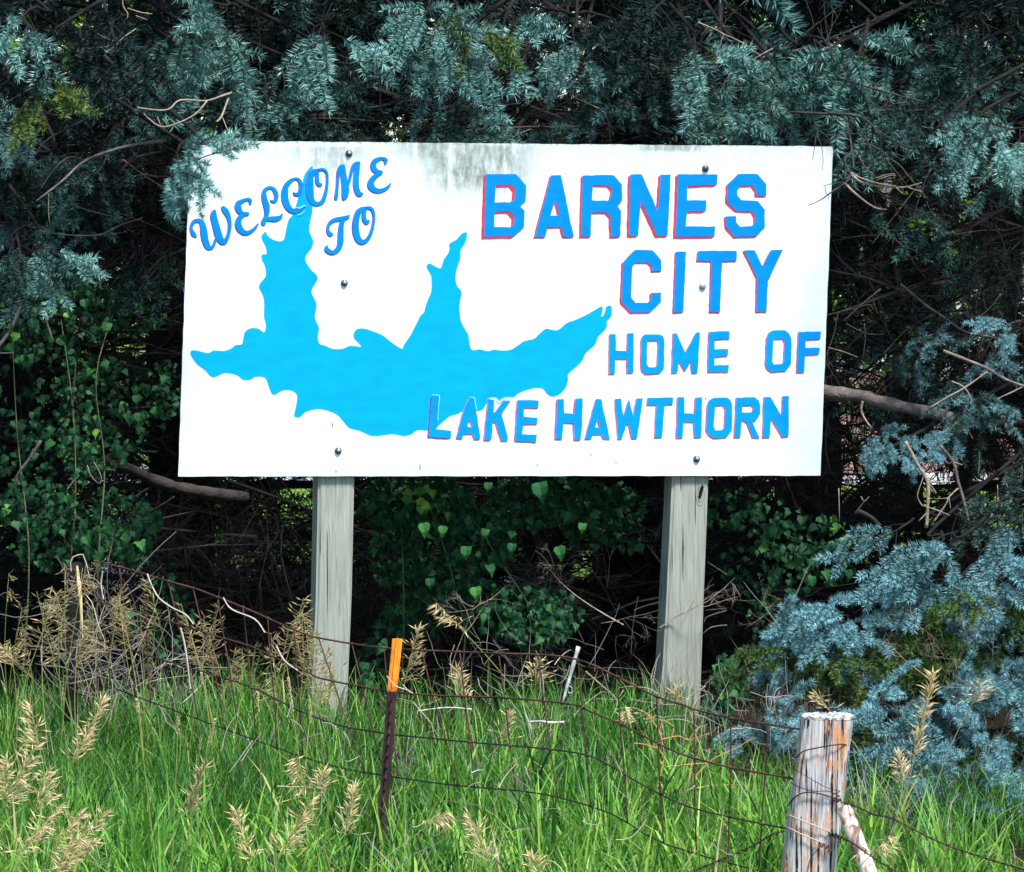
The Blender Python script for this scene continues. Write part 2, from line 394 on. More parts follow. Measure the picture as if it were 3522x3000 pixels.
# general thin grime along the top edge, faint scratches
top = band(2, S(1700, 640)[1], S(1700, 500)[1], 9, 10)
col = mixc(n, mathn(n, 'MULTIPLY', mathn(n, 'MULTIPLY', top, dirtp), 0.45), col, (0.30, 0.34, 0.30))
edge_d = band(2, S(1700, 502)[1], S(1700, 494)[1], 9, 10)
col = mixc(n, mathn(n, 'MULTIPLY', mathn(n, 'MULTIPLY', edge_d, ramp(n, nf, [(0.45, (0,)*3), (0.6, (1,)*3)])), 0.6), col, (0.16, 0.14, 0.10))
scr = ramp(n, noise_tex(n, 3.0, 5, tc.outputs['Object'], 0.7, mapping=(2.0, 1, 16)), [(0.27, (0.55,)*3), (0.31, (0,)*3)])
col = mixc(n, mathn(n, 'MULTIPLY', scr, 0.45), col, (0.45, 0.62, 0.66))
n.links.new(col, b.inputs['Base Color'])
bump(n, b, noise_tex(n, 8, 6, tc.outputs['Object'], 0.6, mapping=(1.2, 1, 14)), 0.10, 0.004)
M['board'] = m
m, n, b = mat('dark plywood edge', 0.9, 0.1); n.links.new(ramp(n, noise_tex(n, 20, 4), [(0.3, (0.10, 0.11, 0.13)), (0.7, (0.42, 0.45, 0.50))]), b.inputs['Base Color']); M['plyedge'] = m
me = mesh_np('board', V, T + T2, Q, [M['board'], M['plyedge']], mi=[0]*len(T)+[1]*len(T2)+[1]*len(Q))
link('board', me, sign, world=False)

def tr(pts, ox, oy, s): return [(ox+p[0]*s, oy+p[1]*s) for p in pts]
R1 = (580, 460, .43436); R2 = (1380, 460, .3861); R3 = (2000, 460, .43436); R4 = (580, 1050, .43436); R5 = (1380, 1050, .3861); R6 = (2000, 1050, .43436)
ZA = (640, 520, .20398); ZB = (960, 520, .20398); ZL = (1440, 1330, .27027)
lake = (tr([(1132,258),(1142,275),(1150,420),(1150,520),(1140,575),(1138,620),(1125,680),(1112,760),(1125,800),(1145,850),(1135,900),(1105,940),(1082,980),(1090,1020),(1130,1080),(1165,1110),(1180,1145),(1165,1180),(1145,1210),(1132,1255),(1150,1300),(1170,1340),(1170,1380),(1160,1430)], *R1)
 + tr([(1158,100),(1175,140),(1192,185),(1182,240),(1185,280),(1200,308),(1240,320),(1300,345),(1375,345),(1430,322),(1490,325),(1525,328),(1500,295),(1470,265),(1465,225),(1490,190),(1540,183),(1600,200),(1690,235),(1760,290),(1845,345),(1862,315),(1910,245),(1950,170),(1990,90),(2025,55)], *R4)
 + tr([(205,1590),(215,1540),(245,1460),(268,1400),(270,1300),(262,1255),(235,1210),(225,1180),(240,1160),(262,1158),(300,1182),(335,1198),(355,1192),(380,1120),(420,1060),(430,1010),(425,990),(450,965),(490,945),(525,905),(555,882),(583,880),(585,915),(570,970),(530,1040),(527,1110),(500,1190),(487,1250),(487,1320),(505,1365),(535,1400),(533,1450),(520,1520)], *R2)
 + tr([(523,80),(535,150),(570,215),(600,270),(605,330),(620,385),(645,402),(700,392),(775,410),(820,395),(880,402),(945,402),(990,390),(1050,350),(1100,318),(1180,300),(1220,265),(1285,210),(1340,218),(1400,220),(1470,160),(1550,130),(1650,85),(1720,45),(1780,10),(1795,22),(1790,70),(1778,98),(1795,95),(1815,60),(1820,25),(1840,5),(1862,5),(1876,25),(1872,90),(1850,125),(1832,145),(1832,190),(1800,235),(1755,280),(1730,345),(1690,385),(1640,430),(1620,480),(1570,540),(1490,608),(1487,660),(1470,725),(1430,775),(1380,808),(1340,812),(1300,790),(1265,745),(1235,737),(1180,737),(1100,760),(1035,790),(1000,820),(900,826),(872,858),(845,828),(795,826),(762,872),(745,900),(715,935),(670,942),(548,945),(510,965),(440,985),(380,1030),(330,1075),(308,1100),(240,1115),(160,1110),(125,1120),(90,1150),(40,1160)], *R5)
 + tr([(1860,1035),(1780,1020),(1720,1025),(1640,1035),(1590,1028),(1510,992),(1430,970),(1380,915),(1340,870),(1280,840),(1190,820),(1110,835),(1070,855),(1040,885),(1000,883),(995,860),(1010,790),(1018,720),(1000,690),(960,672),(900,675),(840,708),(815,695),(795,650),(775,590),(750,568),(690,565),(650,588),(600,593),(570,575),(535,550),(450,535),(410,548),(360,570),(325,555),(290,515),(230,470),(190,420),(172,380),(185,358),(230,360),(310,378),(360,357),(430,362),(490,345),(530,315),(580,308),(590,260),(605,210),(640,185),(680,180),(720,190),(755,215),(768,180),(768,140),(755,90)], *R4)
 + tr([(757,1360),(750,1290),(720,1230),(717,1200),(735,1170),(768,1130),(768,1080),(760,1040),(740,1000),(735,970),(745,955),(775,952),(770,900),(745,850),(735,815),(750,790),(768,775),(780,800),(810,830),(860,850),(895,850),(915,830),(930,760),(950,680),(985,640),(1010,560),(1030,490),(1060,400),(1070,340),(1100,290)], *R1))
lk = smooth_pts(lake, 3, True)
V, T, Q = slab([[S(*p) for p in lk][::-1]], -0.0012, 0.0)
link('lake_emblem', mesh_np('lake_emblem', V, T, Q, [M['lake']]), sign, world=False, label='bright blue lake outline with three long arms')

def letter(ch, polys, zoom, face, shade, shift, label=None, nsh=3):
    P0 = [tr(p, *zoom) for p in polys]
    P0 = [sub(p, 14, 0.9) for p in P0]
    V, T, Q = slab([[S(*q) for q in p] for p in P0], -0.0034, -0.0026)
    o = link('letter', mesh_np('letter', V, T, Q, [face]), sign, world=False, label=label or 'blue letter %s' % ch)
    mb = MB()
    for k in range(nsh):
        f = (k+1)/nsh; w = -0.0024 + 0.0003*k
        V, T, Q = slab([[S(q[0]+shift[0]*f, q[1]+shift[1]*f) for q in p] for p in P0], w, w+0.0002)
        mb.add(V, T, Q)
    o2 = bpy.data.objects.new('letter_shadow', mb.mesh('letter_shadow', [shade])); C.objects.link(o2); o2.parent = o
big = (-10, 9)
letter('B', [[(755,362),(1022,362),(1112,462),(1105,600),(1058,648),(1098,685),(1094,835),(1005,912),(740,915)],[(840,455),(980,452),(1015,490),(1005,590),(960,612),(832,612)],[(832,692),(965,692),(1010,740),(1000,810),(965,832),(827,830)]], R2, M['blue1'], M['red'], big)
letter('A', [[(1332,373),(1422,370),(1535,915),(1447,918),(1425,830),(1303,830),(1280,918),(1190,918)],[(1372,596),(1410,728),(1326,732)]], R2, M['blue1'], M['red'], (-6, 6))
letter('R', [[(1615,372),(1890,368),(1966,455),(1966,595),(1922,645),(1958,688),(1950,915),(1868,915),(1862,740),(1830,700),(1693,698),(1687,918),(1598,915)],[(1703,460),(1845,458),(1880,500),(1865,570),(1845,595),(1700,595)]], R2, M['blue1'], M['red'], (-6.5, 6.5))
letter('N', [[(385,322),(475,320),(605,620),(625,325),(706,323),(680,808),(600,810),(468,525),(448,808),(375,808)]], R3, M['blue1'], M['red'], (-8, 7))
letter('E', [[(762,322),(1077,322),(1072,402),(838,412),(835,527),(988,527),(985,610),(832,615),(825,733),(1056,735),(1052,812),(745,815)]], R3, M['blue1'], M['red'], (-9, 8))
letter('S', [[(1240,320),(1392,318),(1465,405),(1462,490),(1385,490),(1380,450),(1350,408),(1262,410),(1232,445),(1232,490),(1262,525),(1395,535),(1450,600),(1450,740),(1385,812),(1215,815),(1145,738),(1140,655),(1222,653),(1222,700),(1255,735),(1350,732),(1372,705),(1375,650),(1350,615),(1225,610),(1150,535),(1155,405)]], R3, M['blue1'], M['red'], (-6, 6))
letter('C', [[(420,920),(560,922),(632,1005),(630,1088),(562,1088),(555,1045),(530,1018),(425,1018),(402,1050),(393,1300),(425,1338),(520,1338),(550,1315),(552,1258),(630,1258),(628,1325),(545,1415),(395,1415),(315,1335),(328,1020)]], R3, M['blue1'], M['red'], (-6, 5))
letter('I', [[(748,933),(827,935),(805,1412),(728,1415)]], R3, M['blue1'], M['red'], (-4.5, 4.5))
letter('T', [[(920,928),(1228,926),(1226,1005),(1112,1008),(1095,1412),(1015,1410),(1028,1008),(915,1005)]], R3, M['blue1'], M['red'], (-4, 5))
letter('Y', [[(1285,924),(1370,922),(1432,1050),(1500,922),(1593,920),(1475,1165),(1465,1410),(1383,1410),(1388,1140)]], R3, M['blue1'], M['red'], (-4.5, 4))
sm = (-3.5, 3.8)
letter('H', [[(222,228),(270,228),(272,358),(360,360),(365,220),(413,222),(410,535),(362,535),(358,425),(265,425),(262,543),(218,543)]], R6, M['blue2'], M['pink'], sm)
letter('O', [[(500,232),(620,230),(645,245),(655,270),(652,500),(622,540),(510,543),(480,520),(470,480),(472,275),(482,245)],[(520,280),(600,280),(608,300),(600,475),(575,492),(530,490),(515,460)]], R6, M['blue2'], M['pink'], sm)
letter('M', [[(725,222),(752,222),(822,378),(905,215),(937,215),(918,535),(875,537),(868,452),(860,448),(820,522),(778,448),(768,452),(760,536),(715,538)]], R6, M['blue2'], M['pink'], sm)
letter('E', [[(1008,210),(1172,205),(1170,265),(1055,272),(1052,348),(1160,346),(1158,402),(1050,408),(1052,475),(1165,472),(1162,528),(1000,530)]], R6, M['blue2'], M['pink'], sm)
letter('O', [[(1510,200),(1610,198),(1645,225),(1662,265),(1660,460),(1615,522),(1500,526),(1470,500),(1455,465),(1465,260),(1480,220)],[(1518,268),(1592,265),(1610,290),(1600,450),(1580,468),(1520,468),(1508,450)]], R6, M['blue2'], M['pink'], sm)
letter('F', [[(1718,212),(1895,208),(1892,265),(1775,272),(1770,338),(1885,338),(1880,387),(1770,395),(1760,532),(1705,532)]], R6, M['blue2'], M['pink'], sm)
letter('L', [[(168,118),(252,118),(232,480),(218,538),(412,565),(412,645),(400,655),(125,640)]], ZL, M['blue2'], M['purple'], (-5, 4.5))
letter('A', [[(640,150),(705,150),(735,330),(783,640),(780,668),(715,670),(690,602),(570,602),(555,660),(482,655),(560,330)],[(650,430),(668,465),(682,515),(660,520),(618,505),(632,450)]], ZL, M['blue2'], M['pink'], sm)
letter('K', [[(880,165),(940,163),(960,190),(950,330),(975,320),(1075,182),(1168,180),(1140,215),(1055,345),(1135,665),(1130,692),(1050,688),(980,455),(940,448),(930,655),(905,682),(830,678),(860,380)]], ZL, M['blue2'], M['pink'], sm)
letter('E', [[(1255,172),(1515,172),(1527,190),(1520,268),(1335,268),(1335,380),(1510,395),(1508,478),(1330,480),(1315,608),(1505,612),(1495,705),(1225,688)]], ZL, M['blue2'], M['pink'], (-4, 4))
letter('H', [[(1390,835),(1448,835),(1450,960),(1540,968),(1555,832),(1617,830),(1610,1080),(1597,1198),(1545,1198),(1535,1050),(1443,1048),(1432,1195),(1375,1192)]], R5, M['blue2'], M['pink'], (-5, 3.5))
letter('A', [[(1735,835),(1780,835),(1858,1192),(1805,1190),(1785,1152),(1710,1152),(1690,1192),(1635,1190)],[(1748,1012),(1770,1088),(1723,1090)]], R5, M['blue2'], M['pink'], sm)
letter('W', [[(265,740),(312,738),(330,880),(375,745),(410,880),(435,738),(486,736),(455,950),(440,1055),(400,1055),(375,948),(355,945),(318,1058),(290,1058)]], R6, M['blue2'], M['pink'], sm)
letter('T', [[(525,732),(725,730),(722,785),(655,790),(638,1048),(580,1048),(592,790),(520,788)]], R6, M['blue2'], M['pink'], sm)
letter('H', [[(762,728),(813,728),(812,855),(895,860),(900,730),(955,728),(948,1048),(895,1048),(888,925),(808,925),(798,1052),(750,1050)]], R6, M['blue2'], M['pink'], sm)
letter('O', [[(1045,732),(1150,729),(1180,750),(1192,790),(1190,985),(1145,1048),(1050,1053),(1010,1030),(988,985),(995,790),(1010,755)],[(1060,795),(1120,792),(1138,815),(1130,965),(1110,990),(1060,990),(1045,960)]], R6, M['blue2'], M['pink'], sm)
letter('R', [[(1225,732),(1370,727),(1405,755),(1415,800),(1412,860),(1380,910),(1350,920),(1380,990),(1408,1050),(1355,1045),(1310,930),(1285,912),(1268,912),(1258,1045),(1210,1045)],[(1270,793),(1350,790),(1360,810),(1350,850),(1270,850)]], R6, M['blue2'], M['pink'], sm)
letter('N', [[(1445,727),(1495,725),(1585,885),(1592,720),(1642,718),(1638,1040),(1590,1045),(1510,905),(1498,905),(1488,1048),(1435,1045)]], R6, M['blue2'], M['pink'], sm)

def ribbon(mb, pts, zoom, w, grow=0.0, shift=(0, 0)):
    """stroke with its own width at each point, rounded by smoothing"""
    q = smooth_pts(pts, 5)
    xy = q[:, :2]*zoom[2] + np.array(zoom[:2]) + np.array(shift); wd = q[:, 2]*zoom[2]*0.5 + grow
    d = np.gradient(xy, axis=0); d /= np.linalg.norm(d, axis=1)[:, None]+1e-9; nn = np.stack([-d[:, 1], d[:, 0]], -1)
    a = xy + nn*wd[:, None]; c = xy - nn*wd[:, None]
    V = []
    # rounded start and end
    rows = [(a[i], xy[i], c[i]) for i in range(len(xy))]
    s0 = xy[0]-d[0]*wd[0]*0.8; s1 = xy[-1]+d[-1]*wd[-1]*0.8
    rows = [((s0+nn[0]*wd[0]*0.45), s0, (s0-nn[0]*wd[0]*0.45))] + rows + [((s1+nn[-1]*wd[-1]*0.45), s1, (s1-nn[-1]*wd[-1]*0.45))]
    for r in rows:
        for p in r:
            u, v = S(*p); V.append((u, w, v))
    n = len(rows); Q = []
    for i in range(n-1):
        for k in range(2): Q.append((i*3+k, i*3+k+1, i*3+k+4, i*3+k+3))
    mb.add(V, None, Q)
def script(ch, strokes, zoom):
    mb = MB()
    for i, s in enumerate(strokes): ribbon(mb, s, zoom, -0.0034-0.00025*i, -0.2)
    o = link('letter', mb.mesh('letter', [M['script']]), sign, world=False, label='curly script letter %s with a purple outline' % ch)
    mb = MB()
    for i, s in enumerate(strokes): ribbon(mb, s, zoom, -0.0018-0.00025*i, 0.9, (-1.3, 1.3))
    o2 = bpy.data.objects.new('letter_shadow', mb.mesh('letter_shadow', [M['purple']])); C.objects.link(o2); o2.parent = o
script('W', [[(165,1435,40),(130,1400,75),(95,1330,50),(92,1270,45),(130,1195,58),(195,1165,60),(255,1190,80),(290,1270,100),(305,1380,115),(325,1500,110),(370,1610,95),(425,1630,55),(470,1580,45),(500,1490,40)],
             [(480,1010,60),(465,1080,105),(485,1180,110),(515,1290,115),(545,1400,120),(590,1505,105),(645,1530,80),(700,1450,60),(735,1320,55),(738,1200,60),(715,1095,75),(670,1010,95),(625,955,70)]], ZA)
script('E', [[(1082,890,30),(1085,835,55),(1045,808,50),(960,835,60),(890,880,90),(878,950,105),(915,1025,85),(975,1055,65),(1040,1052,60)],
             [(1040,1058,55),(970,1072,60),(905,1130,80),(880,1220,105),(910,1310,105),(980,1370,85),(1060,1368,65),(1150,1310,45),(1215,1225,22)]], ZA)
script('L', [[(1432,832,25),(1480,850,50),(1520,800,65),(1520,720,70),(1480,640,60),(1420,612,50),(1350,640,60),(1315,720,75),(1330,830,95),(1360,930,100),(1365,1030,85),(1345,1110,65),(1310,1195,80),(1308,1225,70)],
             [(1350,1150,50),(1420,1140,80),(1510,1140,90),(1590,1110,60),(1622,1060,18)]], ZA)
script('C', [[(245,695,18),(275,725,55),(330,720,60),(362,650,65),(368,560,65),(340,490,55),(285,462,42),(210,490,60),(130,570,80),(100,680,110),(100,800,115),(140,920,105),(210,1000,85),(300,1005,85),(380,970,50),(435,925,15)]], ZB)
script('O', [[(715,555,40),(685,570,55),(650,530,65),(642,430,65),(640,360,65)],
             [(660,315,40),(600,335,70),(550,385,95),(520,480,105),(505,600,115),(520,740,115),(565,850,95),(640,888,70),(730,850,65),(780,730,60),(810,580,45),(815,430,40),(795,345,40),(735,303,40),(660,318,42)]], ZB)
script('M', [[(960,800,55),(968,740,60),(982,620,45),(990,480,50),(1010,340,65),(1060,262,80),(1095,238,35)],
             [(1075,262,75),(1088,400,95),(1112,550,110),(1122,650,125),(1110,750,105),(1090,800,60)],
             [(1150,590,50),(1190,480,48),(1230,320,50),(1280,222,60),(1350,195,45)],
             [(1325,215,80),(1310,350,90),(1298,500,95),(1305,620,90),(1345,715,85),(1395,718,55)]], ZB)
script('E', [[(1790,210,30),(1798,150,65),(1730,118,48),(1640,150,70),(1592,220,90),(1602,300,90),(1665,348,75),(1725,355,60)],
             [(1725,362,50),(1640,410,70),(1565,490,90),(1545,570,110),(1592,640,95),(1680,668,75),(1780,640,58),(1850,590,38),(1882,540,18)]], ZB)
script('T', [[(895,1398,45),(860,1398,75),(825,1340,50),(832,1260,50),(880,1190,60),(960,1152,70),(1080,1130,70),(1150,1112,65),(1180,1085,30)],
             [(1085,1150,70),(1052,1250,80),(1040,1400,95),(1035,1550,95),(990,1655,80),(900,1710,70),(820,1672,80),(800,1625,55),(825,1592,15)]], ZB)
script('O', [[(1510,1175,45),(1472,1205,65),(1437,1140,75),(1432,1050,65),(1450,985,65)],
             [(1470,955,45),(1400,970,60),(1345,1020,90),(1310,1110,100),(1290,1240,110),(1300,1380,110),(1340,1490,100),(1400,1530,85),(1480,1498,60),(1550,1380,55),(1590,1230,45),(1600,1080,45),(1570,985,55),(1520,952,50),(1470,955,45)]], ZB)
# pale cyan touch-up lines round the letters that cross the lake
mb = MB()
for kk, (z, s) in enumerate([(ZL, [(165,110,6),(215,104,9),(255,112,10),(262,150,9),(252,240,7),(240,430,7)]), (ZL, [(650,135,6),(705,140,9),(715,190,8),(735,300,6)]),
          (ZL, [(872,158,8),(930,143,12),(985,150,12),(1025,190,16),(1065,155,14),(1110,143,12),(1200,138,8)]),
          (ZB, [(285,950,12),(350,960,22),(420,918,16),(455,930,6)]), (ZB, [(300,1070,8),(370,1060,14),(430,1000,8)])]):
    ribbon(mb, s, z, -0.0048-0.0001*kk)
link('paint_line', mb.mesh('paint_line', [M['cyanline']]), sign, world=False, label='pale cyan brush lines round the letters over the lake', kind='stuff')
# small blue drips on the lower board
mb = MB()
for kk, (x, y, l) in enumerate([(1444,1608,20),(1155,1622,7),(1143,1462,12),(2427,1372,5),(1848,1600,4),(2118,1592,4),(2032,1565,3)]):
    ribbon(mb, [(x-1, y-l/2, 3), (x+1, y, 5), (x, y+l/2, 3)], (0, 0, 1.0), -0.0006)
link('paint_drip', mb.mesh('paint_drip', [M['blue2']]), sign, world=False, kind='stuff')

# posts of the sign
def sign_post(pts_px, label=None):
    """pts: list of (left px, right px, y px) of the front face"""
    rows = []
    for (xl, xr, y) in pts_px:
        ul, v = S(xl, y); ur, _ = S(xr, y); rows.append((ul, ur, v))
    rows = np.array(rows); vv = np.linspace(rows[0, 2], -0.5, 90)
    o = np.argsort(rows[:, 2]); ul = np.interp(vv, rows[o, 2], rows[o, 0]); ur = np.interp(vv, rows[o, 2], rows[o, 1])
    # extrapolate the lean below the last row
    k = (rows[-1, 0]-rows[0, 0])/(rows[-1, 2]-rows[0, 2])
    low = vv < rows[:, 2].min(); ul[low] = rows[-1, 0]+(vv[low]-rows[-1, 2])*k; ur[low] = rows[-1, 1]+(vv[low]-rows[-1, 2])*k
    front, back = BT+0.001, BT+0.141
    prof = []
    r = 0.006; ncr = [random.uniform(0.2, 0.85) for _ in range(3)]
    fr = np.linspace(0, 1, 23)
    mbp = MB(); V = []
    for i, v in enumerate(vv):
        l, rr = ul[i], ur[i]; wd = rr-l; ring = []
        for t in fr:     # front face left->right with crack grooves
            g = 0.006 if abs(t-0.045) < 0.01 else 0
            for c_ in ncr:
                cc = c_ + 0.03*math.sin(v*5+c_*20)
                if abs(t-cc) < 0.023: g += 0.003*max(0, math.sin(v*3.1+c_*40)-0.3)
            cr = 0.006 if t in (0.0, 1.0) else 0
            ring.append((l+wd*t + (0.004 if t == 0 else -0.004 if t == 1 else 0), front+g+cr+0.0006*mnoise.noise(Vector((t*6, v*3, 1))), v))
        for t in (0.02, 0.5, 0.98): ring.append((rr+0.001*mnoise.noise(Vector((t, v*4, 5))), front+0.004+(back-front-0.008)*t, v))
        for t in (0.98, 0.5, 0.02): ring.append((l+wd*t, back, v))
        for t in (0.98, 0.5, 0.02): ring.append((l+0.001*mnoise.noise(Vector((t, v*4, 9))), front+0.004+(back-front-0.008)*t, v))
        V += ring
    m_ = len(ring); n_ = len(vv); i, k = np.meshgrid(np.arange(n_-1), np.arange(m_)); i = i.ravel(); k = k.ravel()
    Q = np.stack([i*m_+k, (i+1)*m_+k, (i+1)*m_+(k+1) % m_, i*m_+(k+1) % m_], -1)
    c = len(V); V.append(tuple(np.mean(V[:m_], axis=0))); T = [(c, k, (k+1) % m_) for k in range(m_)]
    mbp.add(V, T, Q)
    return mbp.mesh('post', [M['post']])
p1 = link('post', sign_post([(1123, 1248, 505), (1097, 1222, 1640), (1090, 1213, 2050), (1074, 1196, 2450)]), sign, world=False, label='wooden post under the lake end of the sign')
p2 = link('post', sign_post([(2348, 2474, 512), (2317, 2442, 1640), (2298, 2426, 2050), (2276, 2412, 2450)]), sign, world=False, label='wooden post with a dark knot near the top')
# knots on the posts
def knot(px, py, rx, ry, parent):
    u, v = S(px, py); mb = MB()
    for k, f in enumerate((1.0, 0.6)):
        an = np.linspace(0, 2*math.pi, 22)[:-1]; pts = [(u+rx*f*math.cos(a_)*(1+.1*math.sin(3*a_+k)), BT-0.0005, v+ry*f*math.sin(a_)) for a_ in an]; pts.append(pts[0])
        mb.tube(pts, 0.0007, 5, cap=False)
    o = link('knot', mb.mesh('knot', [M['knot']]), None); o.parent = parent
M['knot'] = bark('knot wood', (0.13, 0.135, 0.11), (0.27, 0.28, 0.24), 30)
knot(2412, 1708, 0.017, 0.036, p2)
mb = MB()
u, v = S(2412, 1693)
mb.add([(u-0.008, BT-0.002, v-0.02), (u+0.002, BT-0.002, v-0.026), (u+0.014, BT-0.002, v+0.018), (u+0.009, BT-0.002, v+0.032), (u-0.001, BT-0.002, v+0.012)], [(0, 1, 2), (0, 2, 4), (4, 2, 3)])
m, n, b = mat('dark knot hole', 0.95, 0.0); b.inputs['Base Color'].default_value = (0.012, 0.01, 0.012, 1)
o = link('knot_hole', mb.mesh('knot_hole', [m]), None); o.parent = p2
# bolts
for bi, (x, y, mm) in enumerate([(1200, 528, 'bolt'), (2426, 580, 'bolt'), (1184, 974, 'bolt'), (2416, 985, 'galv'), (1163, 1551, 'bolt'), (2396, 1579, 'bolt')]):
    u, v = S(x, y); mb = MB(); rr = 0.0135; V = []; Q = []; nr = 6; ns = 20
    prof = [(rr, 0.0), (rr, 0.003), (rr*0.92, 0.0055), (rr*0.7, 0.0085), (rr*0.4, 0.0105), (0.0005, 0.011)]
    off = 0.0035
    for r_, h_ in prof:
        for k in range(ns):
            a_ = 2*math.pi*k/ns; V.append((u+r_*math.cos(a_), -off*0-h_-0.0001, v+r_*math.sin(a_)))
    for i in range(nr-1):
        for k in range(ns): Q.append((i*ns+k, i*ns+(k+1) % ns, (i+1)*ns+(k+1) % ns, (i+1)*ns+k))
    mb.add(V, None, Q)
    mt = M[mm]
    ob = link('bolt', mb.mesh('bolt', [mt], smooth=True), sign, world=False)
    if bi in (0, 2, 5, 4) and mm == 'bolt':
        m2 = MB(); an = [2*math.pi*k/14 for k in range(14)]; rr2 = 0.0065
        m2.add([(u+0.001+rr2*math.cos(a_), -0.0118, v+0.001+rr2*math.sin(a_)) for a_ in an]+[(u+0.001+rr2*1.1*math.cos(a_), -0.0085, v+0.001+rr2*1.1*math.sin(a_)) for a_ in an]+[(u+0.001, -0.0135, v+0.001)],
               [(k, (k+1) % 14, 28) for k in range(14)], [(k, 14+k, 14+(k+1) % 14, (k+1) % 14) for k in range(14)])
        oh = bpy.data.objects.new('bolt_head', m2.mesh('bolt_head', [M['galv']], smooth=True)); C.objects.link(oh); oh.parent = ob

# ------------------------------------------------------------------ spruce boughs
def needles(mb, pts, length_scale=1.0, per_m=800, tint=0.5, nl=0.022):
    """triangular needles round a twig polyline"""
    pts = np.asarray(pts, float); d = np.diff(pts, axis=0); L = np.linalg.norm(d, axis=1); tot = L.sum()
    n = max(8, int(tot*per_m)); s = np.sort(rng.uniform(0, tot, n)); s = np.concatenate([s, np.full(7, tot*0.99)]); n = len(s)
    cs = np.concatenate([[0], np.cumsum(L)]); idx = np.clip(np.searchsorted(cs, s, side='right')-1, 0, len(L)-1)
    f = (s-cs[idx])/np.maximum(L[idx], 1e-6); p = pts[idx]+d[idx]*f[:, None]; t = d[idx]/np.maximum(L[idx], 1e-6)[:, None]
    r = rng.normal(size=(n, 3)); r -= (r*t).sum(1)[:, None]*t; r /= np.linalg.norm(r, axis=1)[:, None]+1e-9
    fw = rng.uniform(0.30, 0.75, n)[:, None]; fw[-7:] = 1.6
    dr = t*fw + r*0.85 + np.array([0, 0, 0.22]); dr /= np.linalg.norm(dr, axis=1)[:, None]
    ln = nl*length_scale*rng.uniform(0.7, 1.15, n)[:, None]
    sd_ = np.cross(dr, rng.normal(size=(n, 3))); sd_ /= np.linalg.norm(sd_, axis=1)[:, None]+1e-9
    wdt = 0.0021
    A = p - sd_*wdt; B = p + sd_*wdt + dr*ln*0.15; Cc = p + dr*ln
    V = np.stack([A, B, Cc], 1).reshape(-1, 3)
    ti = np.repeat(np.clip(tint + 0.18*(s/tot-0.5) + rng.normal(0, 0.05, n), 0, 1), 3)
    mb.add(V, np.arange(3*n).reshape(-1, 3), None, ti)

def make_bough(seed, Lm=0.5, density=1.0, droop=0.25, tint=0.5):
    """returns (bark mesh builder, needle mesh builder); grows along +X, up is +Z; fat separate shoots"""
    random.seed(seed); bk = MB(); nd = MB(); gg = np.random.default_rng(seed)
    def curve(p, d, L, n=5, dr=0.3):
        pts = [np.array(p, float)]; d = np.array(d, float)
        for i in range(n):
            d = d + np.array([0, 0, -dr/n]) + gg.normal(0, 0.06, 3); d /= np.linalg.norm(d)
            pts.append(pts[-1]+d*L/n)
        return pts, d
    mp, _ = curve((0, 0, 0), (1, 0, 0.1), Lm, 8, droop)
    bk.tube(mp, np.linspace(0.006, 0.0018, 9), 5)
    needles(nd, mp[5:], 1.35, 1200*density, tint+0.12)
    ns = int(Lm/0.075)
    for i in range(ns):
        f = 0.15+0.8*(i+random.random()*0.6)/ns; k = min(int(f*8), 7); p = mp[k]+(mp[k+1]-mp[k])*(f*8-k)
        side = 1 if i % 2 else -1; sl = (0.24*(1-f)+0.12)*random.uniform(0.75, 1.2)
        ang = random.uniform(0.5, 0.95)
        d0 = (math.cos(ang), side*math.sin(ang), random.uniform(-0.45, 0.15))
        sp, sdv = curve(p, d0, sl, 4, random.uniform(0.3, 0.9))
        bk.tube(sp, np.linspace(0.0026, 0.0012, 5), 4)
        tt = tint + random.uniform(-0.2, 0.12)
        needles(nd, sp[0 if sl < 0.16 else 2:], 1.35, 1150*density, tt+0.08)
        m_ = int(sl/0.075)
        for j in range(m_):
            g = 0.35+0.6*j/max(1, m_); kk = min(int(g*4), 3); q = sp[kk]+(sp[kk+1]-sp[kk])*(g*4-kk)
            s2 = 1 if j % 2 else -1; a2 = random.uniform(0.5, 1.0); dv = sp[kk+1]-sp[kk]; dv = dv/np.linalg.norm(dv)
            nn = np.cross(dv, (0, 0, 1)); nn /= np.linalg.norm(nn)+1e-9
            d2 = dv*math.cos(a2)+nn*s2*math.sin(a2)+np.array([0, 0, random.uniform(-0.75, 0.45)])
            pp, _ = curve(q, d2/np.linalg.norm(d2), random.uniform(0.07, 0.13), 2, 0.5)
            bk.tube(pp, 0.0013, 3, cap=False)
            needles(nd, pp, 1.4, 1250*density, tt+random.uniform(-0.05, 0.22))
    return bk, nd
boughs = []
for k, (L_, dn, dp, tn) in enumerate([(0.52, 1.0, 0.4, 0.60), (0.44, 1.0, 0.7, 0.70), (0.56, 0.9, 0.3, 0.48), (0.36, 1.1, 0.9, 0.74), (0.48, 0.6, 0.5, 0.36), (0.6, 0.7, 0.4, 0.28)]):  # last two kinds tinted dark to carry the shade of the interior
    bk, nd = make_bough(40+k, L_, dn, dp, tn)
    boughs.append((bk.mesh('branch', [M['bark']]), nd))
bough_mesh = {}
def needle_mesh(k, mk):
    if (k, mk) not in bough_mesh: bough_mesh[(k, mk)] = boughs[k][1].mesh('needles', [M[mk]])
    return bough_mesh[(k, mk)]
random.seed(3)
